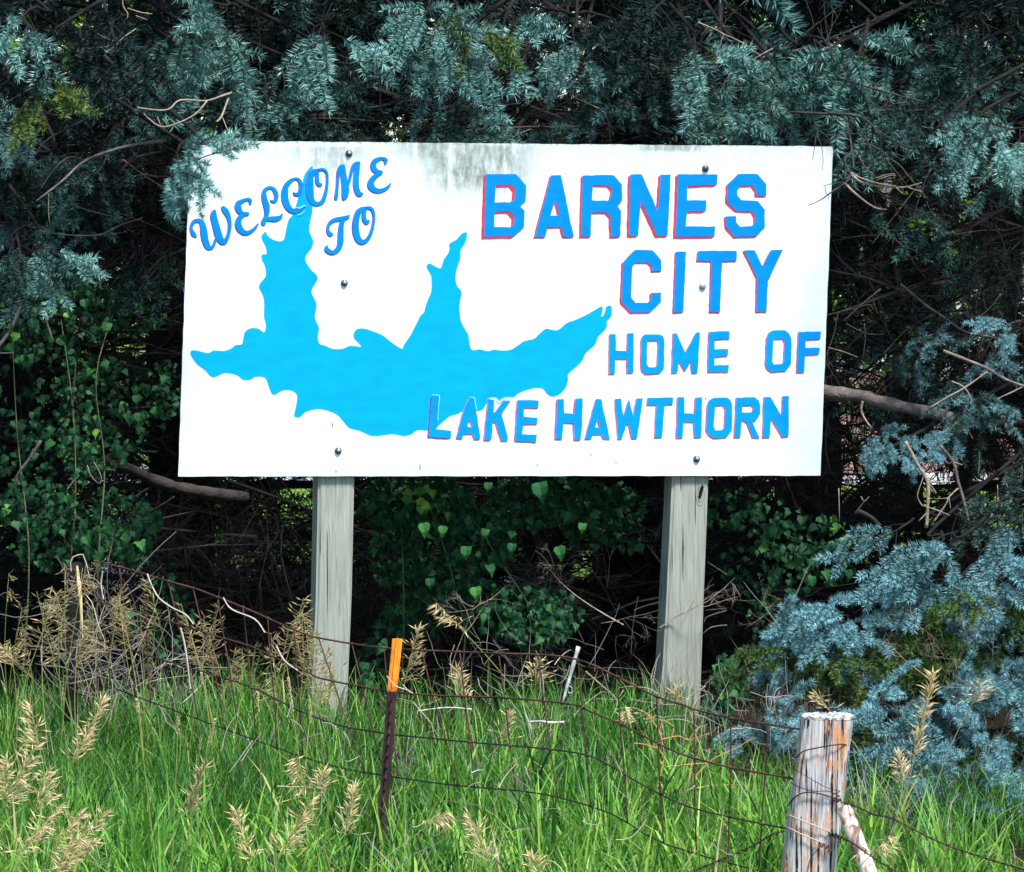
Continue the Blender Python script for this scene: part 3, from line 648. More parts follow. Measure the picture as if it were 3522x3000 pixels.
def place_bough(tree, pos, direction, k, mk='needle', s=1.0, roll=0.0):
    d = Vector(direction).normalized(); up = Vector((0, 0, 1))
    y = up.cross(d); y.normalize(); z = d.cross(y)
    R = Matrix((d, y, z)).transposed().to_4x4() @ Matrix.Rotation(roll, 4, 'X')
    o = bpy.data.objects.new('branch', boughs[k][0]); C.objects.link(o); o.parent = tree
    o.matrix_basis = Matrix.Translation(Vector(pos)-tree.location) @ R @ Matrix.Scale(s, 4)
    q = bpy.data.objects.new('needles', needle_mesh(k, mk)); C.objects.link(q); q.parent = o; q['kind'] = 'stuff'
    return o

# dead twig sprays (shared meshes)
def dead_spray(seed, L=0.7, gen=3, more=0):
    r = random.Random(seed); mb = MB()
    def grow(p, d, L, rad, g):
        n = 5; pts = [Vector(p)]; d = Vector(d)
        for i in range(n):
            d = (d + Vector((r.gauss(0, .12), r.gauss(0, .12), r.gauss(-0.03, .10)))).normalized(); pts.append(pts[-1]+d*L/n)
        mb.tube(pts, np.linspace(rad, rad*0.4, n+1), 4 if g < 2 else 3, a=0.5, wob=0.15)
        if g > 0:
            for j in range(r.randint(3, 5)+more):
                f = r.uniform(0.2, 0.95); k = min(int(f*n), n-1); q = pts[k].lerp(pts[k+1], f*n-k)
                side = Vector((r.gauss(0, 1), r.gauss(0, .8), r.gauss(-0.25, .7))).normalized()
                grow(q, (d*0.8+side*0.8).normalized(), L*r.uniform(0.35, 0.6), rad*0.5, g-1)
    grow((0, 0, 0), (1, 0, 0), L, 0.0055, gen)
    return mb
dead_meshes = {}; dead_v = {}
dead_mb = [dead_spray(100+k, 0.75, 3) for k in range(5)] + [dead_spray(200+k, 0.8, 3, 3) for k in range(3)]
def dead_mesh(k, mk):
    if (k, mk) not in dead_meshes: dead_meshes[(k, mk)] = dead_mb[k].mesh('dead_branch', [M[mk]])
    return dead_meshes[(k, mk)]
def place_dead(tree, pos, direction, k, mk='twig', s=1.0, clear=True):
    d = Vector(direction).normalized(); R = d.to_track_quat('X', 'Z').to_matrix().to_4x4() @ Matrix.Rotation(random.uniform(0, 6.28), 4, 'X')
    if clear:      # keep the spray off the front of the sign
        if k not in dead_v: dead_v[k] = np.concatenate(dead_mb[k].V)
        Mx = np.array(R); vv = (dead_v[k]*s) @ Mx[:3, :3].T + np.array(pos); bad = (np.abs(vv[:, 0]) < 1.6) & (vv[:, 2] > 0.2) & (vv[:, 1] < 17.45)
        if bad.any(): pos = Vector(pos) + Vector((0, 17.5-float(vv[bad, 1].min()), 0))
    o = bpy.data.objects.new('dead_branch', dead_mesh(k, mk)); C.objects.link(o); o.parent = tree
    o.matrix_basis = Matrix.Translation(Vector(pos)-tree.location) @ R @ Matrix.Scale(s, 4)
    return o
def limb(tree, pts, r0, r1, mk='bark', name='limb', sides=8, wob=0.08):
    q = smooth_pts([tuple(p) for p in pts], 4); mb = MB(); mb.tube(q, np.linspace(r0, r1, len(q)), sides, wob=wob)
    return link(name, mb.mesh(name, [M[mk]], smooth=True), tree)

# three old spruces behind the sign, one young one in front on the right
trees = {}
def spruce(key, x, y, h, label):
    t = empty('spruce_tree', label, 'tree', (x, y, zg(x, y)), 0, None); trees[key] = t
    mb = MB(); zz = np.linspace(-0.1, h, 14); mb.tube([(x+0.03*math.sin(z*2), y+0.03*math.cos(z*1.7), zg(x, y)+z) for z in zz], np.linspace(0.17, 0.03, 14), 12, wob=0.06)
    link('trunk', mb.mesh('trunk', [M['bark']], smooth=True), t)
    return t
tl = spruce('l', -2.55, 18.9, 7.5, 'old blue spruce with bare drooping twigs beside the WELCOME end of the sign')
tm = spruce('m', 0.55, 20.3, 8.5, 'tall blue spruce standing straight behind the white sign')
tr_ = spruce('r', 3.1, 18.9, 8.0, 'old blue spruce with a thick pale limb beside the CITY end of the sign')
def nearest(p):
    return min((tl, tm, tr_), key=lambda t: abs(t.location.x - p.x) + (0.6 if t is tm else 0))
def bough_with_limb(p, direction, k, mk='needle', s=1.0, tree=None, lm=True):
    t = tree or nearest(p); d = Vector(direction).normalized(); base = p - d*0.28*s
    place_bough(t, base, d, k, mk, s, random.uniform(-0.9, 0.9))
    if lm:
        tp = t.location + Vector((0, 0, max(0.4, base.z - t.location.z + random.uniform(0.2, 0.7)))); mid = base.lerp(tp, 0.5) + Vector((random.uniform(-.1, .1), 0.1, 0.15))
        limb(t, [tp, mid, base - d*0.12, base + d*0.03], 0.013, 0.005, 'bark', 'limb', 5)

# regions: (x0, x1, y0, y1 px, D0, D1, count, bough kinds, scale)
def scatter(x0, x1, y0, y1, D0, D1, cnt, kinds, s0, s1, mk='needle', tree=None, lm=0.25, down=(-0.8, 0.0)):
    for i in range(cnt):
        D = random.uniform(D0, D1); p = P(random.uniform(x0, x1), random.uniform(y0, y1), D)
        d = (random.gauss(0, 0.55), -random.uniform(0.35, 1.0), random.uniform(*down))
        bough_with_limb(p, d, random.choice(kinds), mk, random.uniform(s0, s1), tree, lm=random.random() < lm)
# bright front clusters at their places
front = [(940,290,1,1.1),(870,330,3,1.0),(1040,330,1,0.9),(660,500,1,0.9),(560,520,3,0.8),(700,470,3,0.7),(1150,110,1,1.1),(1240,160,0,1.0),(1060,20,1,1.0),(1400,40,0,1.0),(1500,60,1,0.9),(1700,40,3,1.1),(1620,60,1,1.0),
 (1960,110,3,0.8),(1990,190,1,0.8),(2400,160,1,1.1),(2560,230,1,1.2),(2640,290,3,1.1),(2480,280,0,1.0),(2700,200,0,0.9),(2900,120,1,1.1),(3000,200,0,1.2),(3060,160,3,1.0),(2920,230,1,1.0),(3340,120,1,1.1),(3400,260,0,1.1),(3320,200,3,0.9),
 (3460,330,1,1.0),(3450,60,3,1.0),(3400,470,1,0.9),(3490,440,1,1.0),(3430,560,3,0.8),(3500,680,1,1.0),(3440,790,0,0.9),(3500,830,3,0.8),(3230,420,4,0.9),(3120,300,4,0.9),
 (90,40,0,1.0),(260,60,2,1.0),(420,100,0,1.0),(330,210,2,1.0),(150,290,1,0.9),(60,330,0,0.9),(500,170,0,0.9),(620,180,1,1.0),(640,60,0,1.0),(760,210,1,0.9),(800,70,1,1.0),(30,460,1,0.8),(40,600,4,0.8),(90,860,1,0.9),(180,860,1,0.8),(30,810,3,0.8),
 (1300,260,4,1.0),(1440,230,2,0.9),(1560,330,2,0.9),(1640,390,1,0.8),(1740,440,1,0.8),(1560,150,0,1.0),(1880,290,4,0.8),(2100,330,1,0.7),(2130,400,4,0.7),(1980,450,3,0.7),(2260,240,2,0.9),(2280,380,4,0.8),(1200,420,4,0.8),(2150,80,4,1.0),(2280,60,2,1.0),(1820,150,2,1.0)]
for (x, y, k, s) in front:
    D = random.uniform(16.65, 17.3) if not (450 < x < 760 and y > 400) else random.uniform(16.25, 16.5)
    if 700 < x < 1800: D = random.uniform(17.25, 17.65)
    elif 1800 <= x < 2900: D = random.uniform(17.55, 17.95)
    elif x >= 2900 and y < 350: D = random.uniform(17.5, 18.0)
    if random.random() < (0.5 if k in (2, 4, 5) else 0.22): continue
    bough_with_limb(P(x, y, D), (random.gauss(0, 0.38), -1.0, random.uniform(-0.5, 0.0)), k, ('needle_lit' if k in (1, 0, 3) and random.random() < 0.7 else 'needle') if random.random() < 0.94 else 'needle_green', s*random.uniform(1.05, 1.3))
# mass behind them, its shade put into the darker needle tints
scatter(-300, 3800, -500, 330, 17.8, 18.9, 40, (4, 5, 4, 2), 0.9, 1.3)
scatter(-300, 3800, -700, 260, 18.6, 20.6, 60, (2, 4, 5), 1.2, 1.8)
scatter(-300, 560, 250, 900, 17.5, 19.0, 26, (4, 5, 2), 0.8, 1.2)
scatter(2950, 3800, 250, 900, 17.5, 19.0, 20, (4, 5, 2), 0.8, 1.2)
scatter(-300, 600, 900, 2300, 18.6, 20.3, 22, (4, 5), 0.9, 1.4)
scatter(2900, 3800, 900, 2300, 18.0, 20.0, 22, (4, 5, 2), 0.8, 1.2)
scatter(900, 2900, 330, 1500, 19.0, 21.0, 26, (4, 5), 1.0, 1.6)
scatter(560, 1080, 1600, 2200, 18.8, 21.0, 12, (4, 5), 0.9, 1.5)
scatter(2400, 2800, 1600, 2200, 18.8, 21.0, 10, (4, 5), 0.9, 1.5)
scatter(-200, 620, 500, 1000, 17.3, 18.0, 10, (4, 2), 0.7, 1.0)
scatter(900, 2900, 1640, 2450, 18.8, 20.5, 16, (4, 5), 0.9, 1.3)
# crowns above the frame (shade the ground and hold from another viewpoint)
for t, hh in ((tl, 7.2), (tm, 8.2), (tr_, 7.7)):
    for i in range(85):
        z = 2.4 + (hh-2.6)*(i/85); rr = (1-(z/hh))*2.6+0.35; a_ = random.uniform(0, 6.28); r_ = rr*random.uniform(0.45, 1.0)
        p = Vector((t.location.x+r_*math.cos(a_), t.location.y+r_*math.sin(a_), z)); d = (math.cos(a_), math.sin(a_), -0.4)
        if p.y < 17.9 and abs(p.x) < 4.2: p.y = 17.9 + random.uniform(0, 0.4)
        if math.sin(a_) < -0.2 and abs(p.x) < 4.2: p.y = max(p.y, 18.5)
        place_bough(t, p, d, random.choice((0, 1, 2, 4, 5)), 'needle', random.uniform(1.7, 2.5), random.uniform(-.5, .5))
# second row of the windbreak, low skirts and dead inner twigs
def back_spruce(x, y, h, label, nb, nd, skirt=0.25):
    t = empty('spruce_tree', label, 'tree', (x, y, zg(x, y)))
    mb = MB(); zz = np.linspace(-0.1, h, 10); mb.tube([(x+0.03*math.sin(z*2), y, zg(x, y)+z) for z in zz], np.linspace(0.19, 0.03, 10), 10, wob=0.06)
    link('trunk', mb.mesh('trunk', [M['bark']], smooth=True), t)
    for i in range(nb):
        z = skirt + (h-skirt-0.3)*(i/nb)**1.25; rr = (1-z/h)*2.1+0.3; a_ = i*2.399+random.uniform(-.3, .3); r_ = rr*random.uniform(0.35, 1.0)
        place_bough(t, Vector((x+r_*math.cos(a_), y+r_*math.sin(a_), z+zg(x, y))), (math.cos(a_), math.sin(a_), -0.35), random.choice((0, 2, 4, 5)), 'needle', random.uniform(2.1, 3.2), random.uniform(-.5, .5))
    for i in range(nd):
        a_ = random.uniform(0, 6.28); r_ = random.uniform(0.1, 1.4)
        place_dead(t, Vector((x+r_*math.cos(a_), y+r_*math.sin(a_), random.uniform(0.1, 3.6))), (math.cos(a_), math.sin(a_), random.uniform(-.4, .2)), random.randrange(5), 'bark', random.uniform(1.3, 2.2))
    return t
back_spruce(-4.6, 22.4, 8.0, 'dark spruce in the second row behind the leafy vine', 95, 45)
back_spruce(-1.7, 22.6, 8.6, 'dark spruce in the second row behind the lake picture on the sign', 95, 55)
back_spruce(1.5, 22.9, 8.4, 'dark spruce in the second row behind the big BARNES CITY letters', 95, 55)
back_spruce(4.5, 22.2, 8.2, 'dark spruce in the second row behind the broken pale limb', 95, 45)
back_spruce(-6.0, 19.2, 7.5, 'unseen blue spruce added past the leafy vine to shade the side', 70, 15)  # added out of view to shade this side
back_spruce(6.4, 19.0, 7.8, 'unseen blue spruce added past the young spruce to shade the side', 70, 15)  # likewise added beyond the frame for side shading
# mid-right blue tufts
for (x, y, k, s, D) in [(2990,1480,3,0.6,17.0),(3060,1495,3,0.6,17.0),(3140,1510,3,0.55,17.0),(3180,1190,4,0.7,17.4),(3120,1180,4,0.6,17.5),(3330,1350,4,0.7,17.3),(3400,1390,4,0.7,17.2),(3250,1430,3,0.7,17.1),(3320,1450,4,0.8,17.1),(3480,1120,1,0.6,17.2),(3380,1240,4,0.8,17.5),
      (3060,1850,1,0.9,16.6),(3150,1870,1,0.9,16.5),(3260,1900,1,1.0,16.5),(3120,1940,3,0.9,16.4),(3400,1910,1,1.0,16.5),(3480,1800,1,0.9,16.6),(3340,1800,4,0.8,16.8),(3300,1960,0,0.9,16.5),(3450,1990,2,0.9,16.5),(3200,1990,3,0.8,16.4),(3400,1700,4,0.8,17.0),(3470,1620,4,0.8,17.2)]:
    bough_with_limb(P(x, y, D), (random.gauss(-0.2, 0.5), -1.0, random.uniform(-0.3, 0.15)), k, 'needle_blue', s, tr_, random.random() < 0.25)

# young spruce, lower right
ty = empty('spruce_tree', 'low young blue spruce growing out of the grass behind the lichened fence post', 'tree', (1.62, 16.6, zg(1.62, 16.6)))
mb = MB(); mb.tube([(1.62, 16.6, zg(1.62, 16.6)+z) for z in np.linspace(-0.05, 0.75, 8)], np.linspace(0.03, 0.006, 8), 8); link('trunk', mb.mesh('trunk', [M['bark']]), ty)
for (x, y, k, s, mk) in [(2760,2120,1,0.8,'b'),(2850,2090,3,0.8,'b'),(2720,2190,3,0.7,'b'),(2940,2140,1,0.8,'b'),(3050,2170,0,0.9,'g'),(2900,2240,0,0.8,'g'),(3180,2130,2,0.9,'g'),(3350,2150,0,0.9,'g'),(2820,2300,2,0.8,'g'),(2720,2400,3,0.7,'b'),
     (3000,2300,0,0.8,'g'),(3150,2260,0,0.8,'g'),(3380,2300,1,0.9,'b'),(3300,2360,1,0.9,'b'),(3460,2330,1,0.9,'b'),(3200,2420,1,0.8,'b'),(3080,2420,1,0.9,'b'),(2960,2480,3,0.8,'b'),(3400,2450,1,0.9,'b'),(3320,2530,0,0.9,'b'),(3480,2560,1,0.9,'b'),
     (3150,2560,1,0.8,'b'),(3060,2620,3,0.8,'b'),(3240,2660,1,0.9,'b'),(3380,2650,0,0.9,'b'),(3480,2720,1,0.9,'b'),(3320,2780,2,0.8,'b'),(2680,2500,3,0.6,'b'),(2660,2600,3,0.6,'g'),(2980,2720,4,0.8,'b'),(3180,2760,4,0.8,'b'),
     (3440,2200,2,0.9,'g'),(2650,2300,4,0.7,'g'),(3250,2050,2,0.8,'g')]:
    D = 16.45 - max(0, (y-2300))*0.0016 + random.uniform(-0.12, 0.12)
    place_bough(ty, P(x, y, D)+Vector((0, 0.22, 0)), (random.gauss(-0.05, 0.45), -1.0, random.uniform(-0.15, 0.35)), k, 'needle_blue' if mk == 'b' else 'needle_green', s*1.0, random.uniform(-.9, .9))
    if mk == 'b':
        for q_ in range(1): place_bough(ty, P(x+random.uniform(-90, 90), y+random.uniform(-50, 50), D)+Vector((0, 0.16, 0)), (random.gauss(-0.1, 0.5), -1.0, random.uniform(0, 0.5)), 3, 'needle_blue', random.uniform(0.65, 0.85), random.uniform(-1.5, 1.5))
for i in range(55):
    p = P(random.uniform(2700, 3900), random.uniform(2100, 2850), random.uniform(16.4, 17.4))
    place_bough(ty, p, (random.gauss(0, 0.6), -0.8, random.uniform(-0.1, 0.4)), random.choice((0, 2, 4, 5)), random.choice(('needle_blue', 'needle_green', 'needle')), random.uniform(0.6, 0.9), 0)

# ------------------------------------------------------------------ named bare branches
def pxl(tree, pts, zoom, w0, w1, D, mk='twig', D1=None, name='dead_branch'):
    """tube through traced points; widths in photograph pixels"""
    q = smooth_pts(tr(pts, *zoom), 4); n_ = len(q); Ds = np.linspace(D, D if D1 is None else D1, n_)
    pts3 = [P(x, y, d) for (x, y), d in zip(q, Ds)]; r = np.linspace(w0, w1, n_)*D/F/2
    mb = MB(); mb.tube(pts3, r, 6, wob=0.14, a=0.5)
    return link(name, mb.mesh(name, [M[mk]], smooth=True), tree)
ZR = (2780, 400, .2267)
for (pts, w0, w1, D, D1, mk) in [
  ([(-250,-60),(150,-40),(540,0),(600,200),(640,350),(660,500),(640,560),(560,640),(590,790)], 11, 4, 17.3, 16.9, 'twig'),
  ([(660,500),(680,650),(690,800)], 8, 5, 16.95, 16.9, 'twig'),
  ([(300,-50),(700,-10),(850,40),(950,120),(1100,250),(1300,370),(1500,480),(1650,540),(1800,690)], 9, 3, 17.2, 16.8, 'twig'),
  ([(1300,375),(1550,480),(1650,530),(1660,570),(1830,575)], 4, 2, 16.85, 16.8, 'twig'),
  ([(680,520),(800,680),(900,820),(1030,940)], 5, 4, 16.95, 16.9, 'twig'),
  ([(590,790),(650,900),(560,1010),(370,1140),(170,1280),(0,1350)], 8, 3, 16.95, 16.75, 'twig'),
  ([(540,1000),(380,1020),(215,1060)], 4, 2, 16.85, 16.8, 'twig'),
  ([(255,1060),(265,1160),(300,1190),(310,1260)], 2.5, 1.5, 16.8, 16.78, 'twig'),
  ([(600,830),(520,880),(450,980)], 4, 2, 16.9, 16.85, 'twig'),
  ([(560,1020),(700,1160),(900,1320),(1050,1400),(1190,1415)], 8, 4, 16.9, 16.8, 'palewood'),
  ([(650,880),(800,1000),(1000,1050),(1300,1080),(1500,1070),(1720,1010)], 9, 4, 16.9, 16.75, 'palewood'),
  ([(650,860),(780,930),(950,990),(1150,1040),(1330,1060)], 6, 5, 16.88, 16.8, 'palewood'),
  ([(1500,1075),(1600,1110),(1720,1145)], 5, 4, 16.8, 16.75, 'palewood'),
  ([(1340,1090),(1440,1180)], 4, 2, 16.8, 16.78, 'palewood'),
  ([(1030,940),(1180,890),(1310,870)], 4, 2, 16.9, 16.85, 'palewood'), ([(1060,960),(1250,900),(1330,900)], 4, 2, 16.9, 16.85, 'palewood'),
  ([(760,200),(860,330),(920,430),(1100,520),(1250,650),(1400,760),(1550,950),(1850,1300)], 6, 6, 17.1, 17.2, 'twig'),
  ([(1180,640),(1300,800),(1500,1050)], 4, 2, 17.1, 17.0, 'twig'),
  ([(1100,270),(1110,500),(1115,640),(1130,750)], 4, 4, 16.9, 16.9, 'twig'), ([(1310,380),(1320,480),(1340,560)], 3, 2, 16.85, 16.85, 'twig'),
  ([(560,260),(300,290),(150,230),(150,340),(200,450),(225,650),(215,820)], 4, 2, 17.0, 16.95, 'twig'), ([(150,200),(120,300),(95,470),(65,670)], 3, 2, 17.0, 16.95, 'twig'), ([(200,240),(300,330),(400,550),(440,720)], 3, 2, 17.0, 17.0, 'twig'),
  ([(860,300),(930,450),(960,600),(960,780)], 4, 2, 17.0, 16.95, 'twig'), ([(700,450),(760,530),(830,600),(920,740),(1010,900)], 4, 3, 17.0, 16.95, 'twig'), ([(830,380),(850,500),(855,600)], 3, 2, 17.0, 17.0, 'twig'),
  ([(650,60),(740,160),(760,220),(930,230)], 4, 2, 17.1, 17.0, 'twig'), ([(960,630),(1100,720)], 3, 2, 17.0, 17.0, 'twig'),
  ([(500,800),(540,1300),(560,1700)], 4, 5, 17.4, 17.4, 'bark'), ([(640,270),(800,265),(950,230)], 4, 2, 17.0, 17.0, 'twig')]:
    pxl(tr_, pts, ZR, w0*1.05, w1*1.0, D, mk, D1)
ZT = (0, 0, .5695)
for (pts, w0, w1, D, D1, mk) in [
  ([(1300,330),(1130,360),(900,410),(650,490),(450,545),(370,560)], 9, 4, 17.5, 17.0, 'twig'),
  ([(1000,360),(900,430),(780,560),(640,650),(480,740),(380,790),(280,850),(200,940),(150,1030)], 10, 4, 17.5, 17.0, 'twig'),
  ([(1000,850),(830,870),(640,920),(500,980),(380,1090),(220,1215)], 14, 6, 17.3, 16.9, 'limb'),
  ([(500,970),(420,950),(330,1020),(245,1140)], 7, 4, 17.1, 16.9, 'twig'),
  ([(1400,560),(1340,580),(1240,610),(1090,605),(1020,660),(940,665),(830,650)], 8, 5, 16.9, 16.7, 'palewood'),
  ([(1250,610),(1180,690),(1060,750),(970,765),(900,720),(870,690)], 7, 4, 16.8, 16.7, 'palewood'), ([(970,760),(950,705)], 4, 3, 16.7, 16.7, 'palewood'), ([(1060,750),(1030,720)], 4, 3, 16.7, 16.7, 'palewood'),
  ([(1380,590),(1340,700),(1310,735)], 8, 6, 16.9, 16.8, 'palewood'), ([(1340,700),(1380,800)], 4, 3, 16.9, 16.8, 'palewood'),
  ([(650,490),(560,600),(540,680),(430,750)], 6, 3, 17.1, 17.0, 'twig'), ([(500,545),(420,700),(370,750)], 6, 3, 17.1, 17.0, 'twig'),
  ([(210,650),(290,685),(400,690),(470,560)], 5, 4, 17.0, 17.0, 'twig'), ([(740,0),(745,40),(770,80),(770,110)], 5, 3, 16.9, 16.9, 'palewood'), ([(770,50),(850,75),(920,85)], 4, 3, 16.9, 16.9, 'palewood'), ([(820,95),(890,120)], 3, 2, 16.9, 16.9, 'palewood'),
  ([(430,1240),(600,1290),(780,1330)], 5, 4, 17.2, 17.2, 'twig'), ([(860,1320),(730,1360),(600,1420),(400,1420),(250,1400),(0,1370)], 8, 4, 17.2, 17.1, 'twig'),
  ([(1130,1500),(1060,1530),(980,1560),(900,1640),(800,1750)], 15, 8, 17.7, 17.5, 'twig'), ([(1060,1590),(940,1680),(880,1780)], 8, 5, 17.6, 17.5, 'twig'), ([(1060,1560),(970,1600),(900,1680)], 7, 4, 17.6, 17.5, 'twig'),
  ([(295,1170),(292,1260),(300,1350)], 4, 3, 17.0, 17.0, 'palewood'), ([(640,950),(600,1030),(500,1070)], 4, 3, 17.2, 17.1, 'twig'), ([(20,290),(60,330),(100,400),(60,440)], 5, 3, 16.8, 16.8, 'palewood'), ([(180,285),(230,310),(270,345)], 4, 2, 16.8, 16.8, 'palewood'),
  ([(870,980),(760,1060),(680,1110)], 5, 3, 17.2, 17.2, 'twig'), ([(40,860),(80,940),(110,965)], 4, 3, 16.9, 16.9, 'twig'), ([(1000,1160),(900,1300),(1110,1310)], 4, 3, 17.6, 17.6, 'bark')]:
    pxl(tl, pts, ZT, w0, w1, D, mk, D1)
ZM = (2780, 1000, .5664)
pxl(tr_, [(60,610),(110,622),(300,640),(420,672),(600,712),(780,748),(860,775)], ZM, 62, 40, 17.75, 'limb', 17.4, 'limb')
pxl(tr_, [(860,775),(1000,800),(1240,800),(1500,790)], ZM, 30, 24, 17.6, 'twig', 18.0, 'limb')
for (pts, w0, w1, D, mk) in [
  ([(820,365),(960,420),(1080,470),(1200,540),(1310,580)], 14, 10, 17.0, 'limb'), ([(1090,490),(950,590),(840,650),(740,710)], 7, 5, 17.0, 'palewood'), ([(870,550),(950,590),(1000,680)], 6, 4, 17.0, 'palewood'), ([(1310,580),(1230,620),(1140,660)], 7, 4, 17.0, 'palewood'),
  ([(560,-40),(700,80),(820,160),(950,250),(1100,280),(1300,330)], 11, 9, 17.4, 'twig'), ([(440,-10),(330,80),(210,190)], 8, 5, 17.3, 'twig'), ([(190,130),(280,110),(370,85),(395,120)], 4, 3, 17.3, 'twig'), ([(390,30),(400,90),(420,140)], 3, 2, 17.3, 'twig'),
  ([(1170,20),(1100,110),(1010,180)], 7, 4, 17.4, 'twig'), ([(1060,30),(1080,110),(1110,100)], 4, 3, 17.4, 'twig'), ([(1150,120),(1180,180),(1080,280)], 4, 3, 17.4, 'twig'),
  ([(590,915),(660,1050),(725,1160),(725,1300),(718,1440)], 12, 13, 16.8, 'palewood'), ([(725,1160),(800,1163),(890,1160)], 5, 4, 16.8, 'palewood'), ([(735,1170),(780,1230)], 5, 3, 16.8, 'palewood'), ([(700,1130),(665,1230),(670,1270),(695,1310)], 4, 3, 16.8, 'palewood'), ([(730,1315),(800,1340),(860,1365)], 4, 3, 16.8, 'palewood'), ([(720,1350),(670,1400)], 5, 3, 16.8, 'palewood'), ([(720,1110),(800,1100)], 3, 2, 16.8, 'palewood'),
  ([(800,940),(880,1040),(910,1160),(940,1260),(980,1430)], 12, 10, 17.0, 'limb'), ([(910,1200),(850,1260),(840,1290),(760,1410)], 6, 4, 16.9, 'palewood'), ([(850,1260),(770,1265)], 3, 2, 16.9, 'palewood'), ([(855,1260),(865,1330)], 3, 2, 16.9, 'palewood'), ([(880,1040),(940,1060)], 5, 3, 17.0, 'palewood'),
  ([(330,670),(322,730),(350,790),(385,835)], 9, 6, 17.3, 'palewood'), ([(900,800),(830,890)], 5, 3, 17.1, 'palewood'), ([(900,810),(960,840),(1000,900)], 5, 3, 17.1, 'palewood'),
  ([(120,345),(210,370),(300,405)], 4, 3, 17.4, 'palewood'), ([(340,200),(345,300),(330,420)], 5, 3, 17.4, 'twig'), ([(230,200),(350,260),(460,265)], 5, 3, 17.4, 'twig'), ([(600,700),(625,600)], 3, 2, 17.4, 'twig'),
  ([(1040,980),(1035,1110)], 4, 3, 17.0, 'palewood'), ([(1150,1180),(1150,1290)], 3, 2, 17.0, 'palewood'), ([(320,1250),(340,1280),(370,1250)], 6, 5, 17.3, 'limb'), ([(300,1340),(370,1370),(440,1430)], 20, 14, 17.5, 'twig'), ([(280,1360),(340,1280)], 8, 5, 17.4, 'twig'), ([(185,1200),(190,1400)], 4, 3, 17.2, 'palewood')]:
    pxl(tr_, pts, ZM, w0, w1, D, mk)
ZLW = (0, 1000, .5663)
pxl(tl, [(635,1030),(660,1050),(720,1062),(830,1100),(930,1150),(1060,1190),(1240,1225),(1500,1260)], ZLW, 36, 48, 17.5, 'darklimb', 17.9, 'limb')
for (pts, w0, w1, D, mk) in [([(250,910),(180,1020),(100,1130),(120,1180)], 11, 8, 17.2, 'limb'), ([(-20,350),(30,290),(70,230),(110,130),(140,70)], 14, 10, 17.1, 'limb'), ([(460,440),(450,580),(440,720)], 7, 6, 17.3, 'twig'), ([(480,1120),(430,1180),(400,1220)], 9, 6, 17.3, 'limb'),
   ([(700,240),(800,240),(1010,235)], 5, 3, 17.6, 'twig'), ([(490,235),(560,270),(590,330)], 4, 3, 17.3, 'twig'), ([(860,1150),(700,1170),(600,1210),(540,1270)], 5, 3, 17.8, 'twig'), ([(900,1200),(800,1260),(680,1320)], 6, 3, 17.8, 'twig'), ([(930,1440),(880,1510),(820,1560)], 5, 3, 17.6, 'palewood'),
   ([(1060,1250),(950,1320),(830,1370),(740,1400)], 6, 3, 17.9, 'twig'), ([(1240,1330),(1000,1380),(850,1420),(740,1450)], 7, 4, 17.9, 'twig'), ([(1200,1340),(1050,1450),(880,1560)], 6, 3, 17.9, 'twig'), ([(530,1060),(550,1120),(600,1170),(615,1130),(570,1040)], 4, 3, 17.2, 'palewood'), ([(610,1080),(700,1090)], 3, 2, 17.3, 'palewood'),
   ([(0,380),(80,378)], 5, 3, 17.0, 'palewood'), ([(265,130),(300,240),(320,300)], 7, 5, 17.2, 'limb'), ([(380,1250),(375,1350),(370,1420)], 10, 9, 17.4, 'twig'), ([(455,1280),(460,1400)], 5, 4, 17.3, 'palewood')]:
    pxl(tl, pts, ZLW, w0, w1, D, mk)
ZU = (1000, 1600, .7239)
for (pts, w0, w1, D, mk) in [([(1040,520),(1150,570),(1260,620),(1400,720),(1500,800),(1600,900)], 6, 4, 17.9, 'twig'), ([(1180,530),(1300,570),(1500,640),(1620,720),(1700,800)], 7, 5, 17.8, 'twig'), ([(1760,650),(1680,670),(1630,690)], 8, 5, 17.5, 'palewood'),
   ([(900,760),(980,830),(1150,870),(1300,920),(1400,960)], 7, 5, 17.4, 'twig'), ([(960,830),(1050,950),(1150,1070)], 9, 7, 17.2, 'twig'), ([(1200,350),(1150,430),(1110,540),(1090,600)], 5, 3, 17.7, 'twig'), ([(1400,980),(1480,1050),(1550,1120),(1560,1240)], 7, 5, 16.9, 'palewood'), ([(1580,1070),(1550,1120)], 5, 4, 16.9, 'palewood'), ([(1450,1110),(1550,1115)], 4, 3, 16.9, 'palewood'),
   ([(840,450),(850,540),(870,620),(860,700)], 6, 5, 17.4, 'twig'), ([(380,260),(480,310),(620,380),(660,430)], 6, 4, 17.6, 'twig'), ([(2072,690),(1980,720),(1965,745)], 6, 4, 17.5, 'palewood'), ([(2072,760),(2000,770),(1960,800)], 5, 4, 17.5, 'palewood'), ([(1970,690),(2072,680)], 4, 3, 17.5, 'palewood'),
   ([(1970,1050),(1880,1110),(1800,1140),(1600,1110)], 5, 3, 16.6, 'palewood'), ([(1980,460),(2072,520)], 5, 4, 17.4, 'palewood'), ([(350,1620-1600),(460,60),(480,130)], 5, 4, 17.3, 'palewood'), ([(770,560),(800,510),(810,460)], 4, 3, 17.5, 'twig'), ([(560,530),(640,520)], 3, 3, 17.5, 'twig')]:
    pxl(tm, pts, ZU, w0, w1, D, mk)
